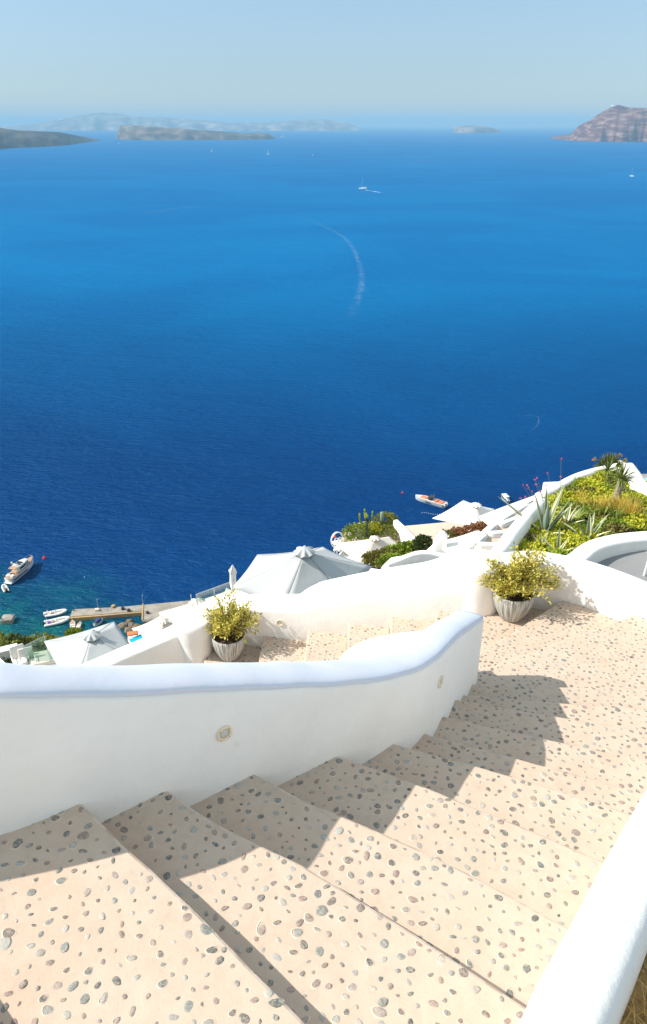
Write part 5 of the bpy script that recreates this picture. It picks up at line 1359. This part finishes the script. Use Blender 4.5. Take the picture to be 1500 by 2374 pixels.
# buoys
def buoy(px, py, r_, mat, label, cone=True):
    e = empty('buoy', SEA(px, py), label=label, cat='buoy', group='mooring buoys')
    MB().lathe([(0.01, -0.4 * r_), (r_ * .9, -0.2 * r_), (r_, 0.2 * r_), (r_ * .85, 0.55 * r_)] + ([(r_ * .35, 1.3 * r_), (0.01, 1.5 * r_)] if cone else [(r_ * .5, 0.9 * r_), (0.01, 1.0 * r_)]), n=16).build('float', mat, e, True)
    MB().tube([(0, 0, 1.0 * r_), (0, 0, 1.9 * r_)], r_ * 0.12, 6).build('eye', M['metal'], e)
buoy(103, 1295, 0.62, M['red'], 'red cone-topped buoy right of the white motor yacht')
buoy(933, 1143, 0.42, M['red'], 'red ball buoy left of the coral-decked motorboat', False)
buoy(776, 1245, 0.50, M['orangered'], 'orange ball buoy above the hoop-shaped chairs', False)
buoy(196, 1338, 0.14, M['white'], 'tiny white float in the blue water right of the yacht', False)
mbf = MB()
for i in range(9): mbf.ball((i * 0.75, 0.25 * math.sin(i * 0.9), 0.05), 0.14, 6)
o = mbf.build('float_line', M['white']); o.location = SEA(979, 1189); o.rotation_euler = (0, 0, R(-14)); tag(o, 'short line of white floats in the water below the coral-decked motorboat', 'float line')
# concrete block
e = empty('mooring_block', SEA(19, 1440), R(4), 'square concrete block standing in the green shallows at the far left', 'mooring block')
bevel(MB().box((0, 0, 0.2), (3.0, 2.9, 2.2)).build('block', M['concrete'], e), 0.12)
for a, b_ in ((-1.1, -1.0), (1.0, 1.0)): MB().lathe([(0.12, 0), (0.12, 0.3), (0.2, 0.34), (0.001, 0.36)], (a, b_, 1.3), 8).build('bollard', M['dark'], e)
# quay
def quay(name, pts, z, mat, label):
    poly = [(q.x, q.y) for q in [SEA(a, b_) for a, b_ in pts]]
    return tag(bevel(MB().prism(poly, -2.5, z).build(name, mat), 0.06, 2), label, 'quay')
q1 = empty('quay', SEA(240, 1432), label='long grey concrete quay with an ochre edge reaching out to the left', cat='quay'); qo = q1.location.copy()
def qp(pts, z0, z1, nm, mat, dz=0):
    poly = [(q.x - qo.x, q.y - qo.y) for q in [SEA(a, b_) for a, b_ in pts]]
    return MB().prism(poly, z0, z1).build(nm, mat, q1)
qp([(170, 1421), (250, 1417), (252, 1431), (164, 1438)], -2.5, 1.2, 'quay_slab', M['concrete'])
qp([(250.4, 1417), (305, 1413), (335, 1410), (334, 1424), (252.4, 1431)], -2.5, 1.18, 'quay_slab', M['concrete'])
qp([(335.5, 1410), (400, 1404), (520, 1392), (520, 1440), (334.5, 1445)], -2.5, 1.15, 'quay_slab', M['concrete'])
qp([(164, 1438.2), (252, 1431.2), (334, 1424.2), (334, 1427), (252, 1434), (165, 1441)], -2.5, 1.06, 'ochre_edge', M['kerb'])
qp([(331, 1408), (334, 1408), (332.5, 1445), (329, 1445)], 1.17, 1.24, 'ochre_edge', M['kerb'])
qp([(332, 1427), (420, 1418), (420, 1445), (330, 1447)], -2.5, 0.9, 'ramp', M['concrete'])
for px, py in ((172, 1424), (228, 1420), (285, 1417), (344, 1431)): 
    o = MB().lathe([(0.18, 0), (0.16, 0.3), (0.26, 0.4), (0.2, 0.5), (0.001, 0.52)], SEA(px, py) - qo + Vector((0, 0, 1.2)), 10).build('bollard', M['dark'], q1)
for px, py, lab in ((229, 1421, 'slim lamp post at the middle of the quay'), (333, 1411, 'taller lamp post where the quay meets the shore')):
    e = empty('quay_lamp', SEA(px, py) + Vector((0, 0, 1.2)), label=lab, cat='lamp post'); MB().tube([(0, 0, 0), (0, 0, 3.2)], 0.045, 6).build('post', M['metal'], e); MB().box((0.12, 0, 3.2), (0.35, 0.15, 0.10)).build('lamp_head', M['metal'], e)
for k, (px, py, m_) in enumerate(((227, 1424, 'canvas_cream'), (264, 1416, 'kerb'), (286, 1421, 'dark'), (300, 1425, 'dark'), (343, 1430, 'dark'))):
    o = bevel(MB().box((0, 0, 0.3), (1.1 - 0.12 * k, 0.8, 0.6), k).build('quay_crate', M[m_]), 0.05); o.location = SEA(px, py) + Vector((0, 0, 1.21 if k < 4 else 1.16))
    tag(o, ['pale crate by the slim quay lamp post', 'ochre box at the seaward edge of the quay', 'dark box near the landward end of the quay', 'low dark box on the ochre edge of the quay', 'dark box beside the quay ramp'][k], 'crate')
# shore rocks between the quay and the parasols
rs = random.Random(9)
for k, (px, py) in enumerate(((285, 1452), (298, 1462), (306, 1450), (318, 1456), (300, 1441))):
    v_ = MB(); v_.ball((0, 0, 0), 1.1 + 0.6 * rs.random(), 10, 0.6)
    v_.v = [q * (1 + 0.35 * noise.noise(q * 1.3 + Vector((k * 3, 0, 0)))) for q in v_.v]
    o = v_.build('shore_rock', M['cliff'], None, False); o.location = SEA(px, py); tag(o, ['brown shore rock nearest the square grey parasol', 'brown shore rock beside the plunge pool', 'brown shore rock under the quay edge', 'brown shore rock close to the cream parasol corner', 'brown shore rock highest up by the quay'][k], 'rock')

# distant boats
def sailboat(px, py, hd, L, mast, label, cata=False, sail=False):
    e = empty('sailboat', SEA(px, py), R(hd), label, 'sailboat')
    if cata:
        for sg in (-1, 1):
            hb, dk, dk2 = hull(L, L * .13, 1.6, 0.1, 0.7)
            hb.v = [q + Vector((0, sg * L * .20, 0)) for q in hb.v]; hb.build('hull', M['white'], e, True); deckmesh([(a, b_ + sg * L * .2, z) for a, b_, z in dk], [(a, b_ + sg * L * .2, z) for a, b_, z in dk2]).build('deck', M['white'], e)
        bevel(MB().box((-L * .05, 0, 1.9), (L * .6, L * .42, 1.5)).build('cabin', M['white'], e), 0.3)
        MB().box((-L * .12, -L * .0, 2.3), (L * .3, L * .43, 0.5)).build('window', M['glassdark'], e)
        MB().box((-L * .30, 0, 3.4), (L * .3, L * .36, 0.15)).build('canopy', M['white'], e)
    else:
        hb, dk, dk2 = hull(L, L * .28, 1.3, 0.2, 0.6); hb.build('hull', M['white'], e, True); deckmesh(dk, dk2).build('deck', M['white'], e)
        bevel(MB().box((0, 0, 1.6), (L * .4, L * .16, 0.6)).build('cabin', M['white'], e), 0.1)
    MB().tube([(L * .08, 0, 1), (L * .08, 0, mast)], [0.16, 0.08], 6).build('mast', M['metal'], e)
    MB().tube([(L * .08, 0, 2.6), (-L * .38, 0, 2.7)], 0.17, 6).build('boom', M['canvas_white'], e)
    MB().tube([(L * .08, 0, mast * 0.97), (L * .5, 0, 1.6)], 0.06, 4).build('forestay', M['canvas_white'], e)
    if sail: MB().add([(L * .06, 0, 3), (L * .06, 0, mast * .95), (-L * .38, 0.5, 3), (L * .06, .05, 3), (L * .06, .05, mast * .95), (-L * .38, 0.55, 3)], [(0, 1, 2), (5, 4, 3)]).build('sail', M['canvas_white'], e)
    return e
sailboat(842, 438, 165, 16, 21, 'white catamaran under bare mast with a short wake, in the upper middle of the sea', True)
sailboat(1465, 409, 120, 14, 20, 'white single-hulled sailboat near the right edge of the sea')
sailboat(491, 353, 40, 15, 20, 'small distant sailboat, leftmost of the three under the islands', sail=True)
sailboat(622, 359, 20, 17, 22, 'small distant sailboat, middle of the three under the islands', sail=True)
sailboat(725, 361, 60, 13, 19, 'small distant sailboat, rightmost of the three, with a darker hull')
sailboat(914, 298, 10, 40, 50, 'faint sailboat almost on the horizon')
sailboat(276, 333, 10, 24, 12, 'faint low boat close to the low rocky island')
e = empty('ferry', SEA(655, 318), R(5), 'distant white ferry off the right tip of the low rocky island', 'ferry')
hb, dk, dk2 = hull(60, 13, 6, 0.1); hb.build('hull', M['white'], e); MB().box((-6, 0, 9), (38, 11, 7)).build('upper_decks', M['white'], e)
def wake(pts, w0, w1, label, dens_, seed=0):
    """foam lying on the water: a thin ribbon with broken cover"""
    P = catmull([SEA(*p) for p in pts], 10); lf = lefts(P); v = []; f = []
    for i, (p, l_) in enumerate(lf):
        t_ = i / (len(lf) - 1); w_ = w0 + (w1 - w0) * t_
        for s_ in (-1, 1): v.append((p.x + l_.x * w_ * s_, p.y + l_.y * w_ * s_, 0.05))
    for i in range(len(lf) - 1): f.append((2 * i, 2 * i + 2, 2 * i + 3, 2 * i + 1))
    m = bpy.data.materials.new('broken_foam'); m.use_nodes = True; t = m.node_tree; b = t.nodes['Principled BSDF']
    b.inputs['Base Color'].default_value = (0.55, 0.72, 0.82, 1); b.inputs['Roughness'].default_value = 0.9
    geo = t.nodes.new('ShaderNodeNewGeometry'); n = t.nodes.new('ShaderNodeTexNoise'); n.inputs['Scale'].default_value = 0.11 if w1 > 3 else 0.5; n.inputs['Detail'].default_value = 6
    t.links.new(geo.outputs['Position'], n.inputs['Vector'])
    mr = t.nodes.new('ShaderNodeMapRange'); mr.inputs[1].default_value = 0.38; mr.inputs[2].default_value = 0.72; mr.inputs[4].default_value = dens_
    t.links.new(n.outputs[0], mr.inputs[0])
    at = t.nodes.new('ShaderNodeAttribute'); at.attribute_name = 'edge'
    mu = t.nodes.new('ShaderNodeMath'); mu.operation = 'MULTIPLY'; t.links.new(mr.outputs[0], mu.inputs[0]); t.links.new(at.outputs['Fac'], mu.inputs[1])
    t.links.new(mu.outputs[0], b.inputs['Alpha'])
    # soft edges: five strips with falling cover
    v = []; f = []; ed = []
    K = 6
    for i, (p, l_) in enumerate(lf):
        t_ = i / (len(lf) - 1); w_ = w0 + (w1 - w0) * t_
        for k in range(K + 1):
            s_ = -1 + 2 * k / K; v.append((p.x + l_.x * w_ * s_, p.y + l_.y * w_ * s_, 0.05)); ed.append(max(0, 1 - s_ * s_) * min(1, 6 * t_, 6 * (1 - t_) + 0.0))
    for i in range(len(lf) - 1):
        for k in range(K): a = i * (K + 1) + k; f.append((a, a + K + 1, a + K + 2, a + 1))
    o = obj('wake', (v, f), m); at_ = o.data.attributes.new('edge', 'FLOAT', 'POINT'); at_.data.foreach_set('value', ed)
    return tag(o, label, 'wake', kind='stuff')
wake([(690, 500), (740, 520), (790, 545), (818, 575), (835, 620), (838, 660), (826, 700), (812, 740)], 1.6, 4.5, 'long curved pale wake in the middle of the sea', 0.15)
wake([(846, 440), (862, 443), (885, 447)], 2.0, 5, 'short white wake behind the catamaran', 1.2)
wake([(1205, 965), (1230, 963), (1248, 968), (1246, 985), (1228, 1002)], 0.25, 0.25, 'thin hooked foam line in the dark water right of centre', 0.3)
wake([(640, 319), (655, 318.4), (662, 318.2)], 8, 14, 'wake of the distant ferry', 1.6)
wake([(330, 495), (380, 488), (430, 480), (470, 482)], 2, 5, 'faint pale streak at the upper left of the sea', 0.25)
wake([(1050, 370), (1000, 372), (930, 378)], 8, 16, 'faint pale streak far out in the sea', 0.25)
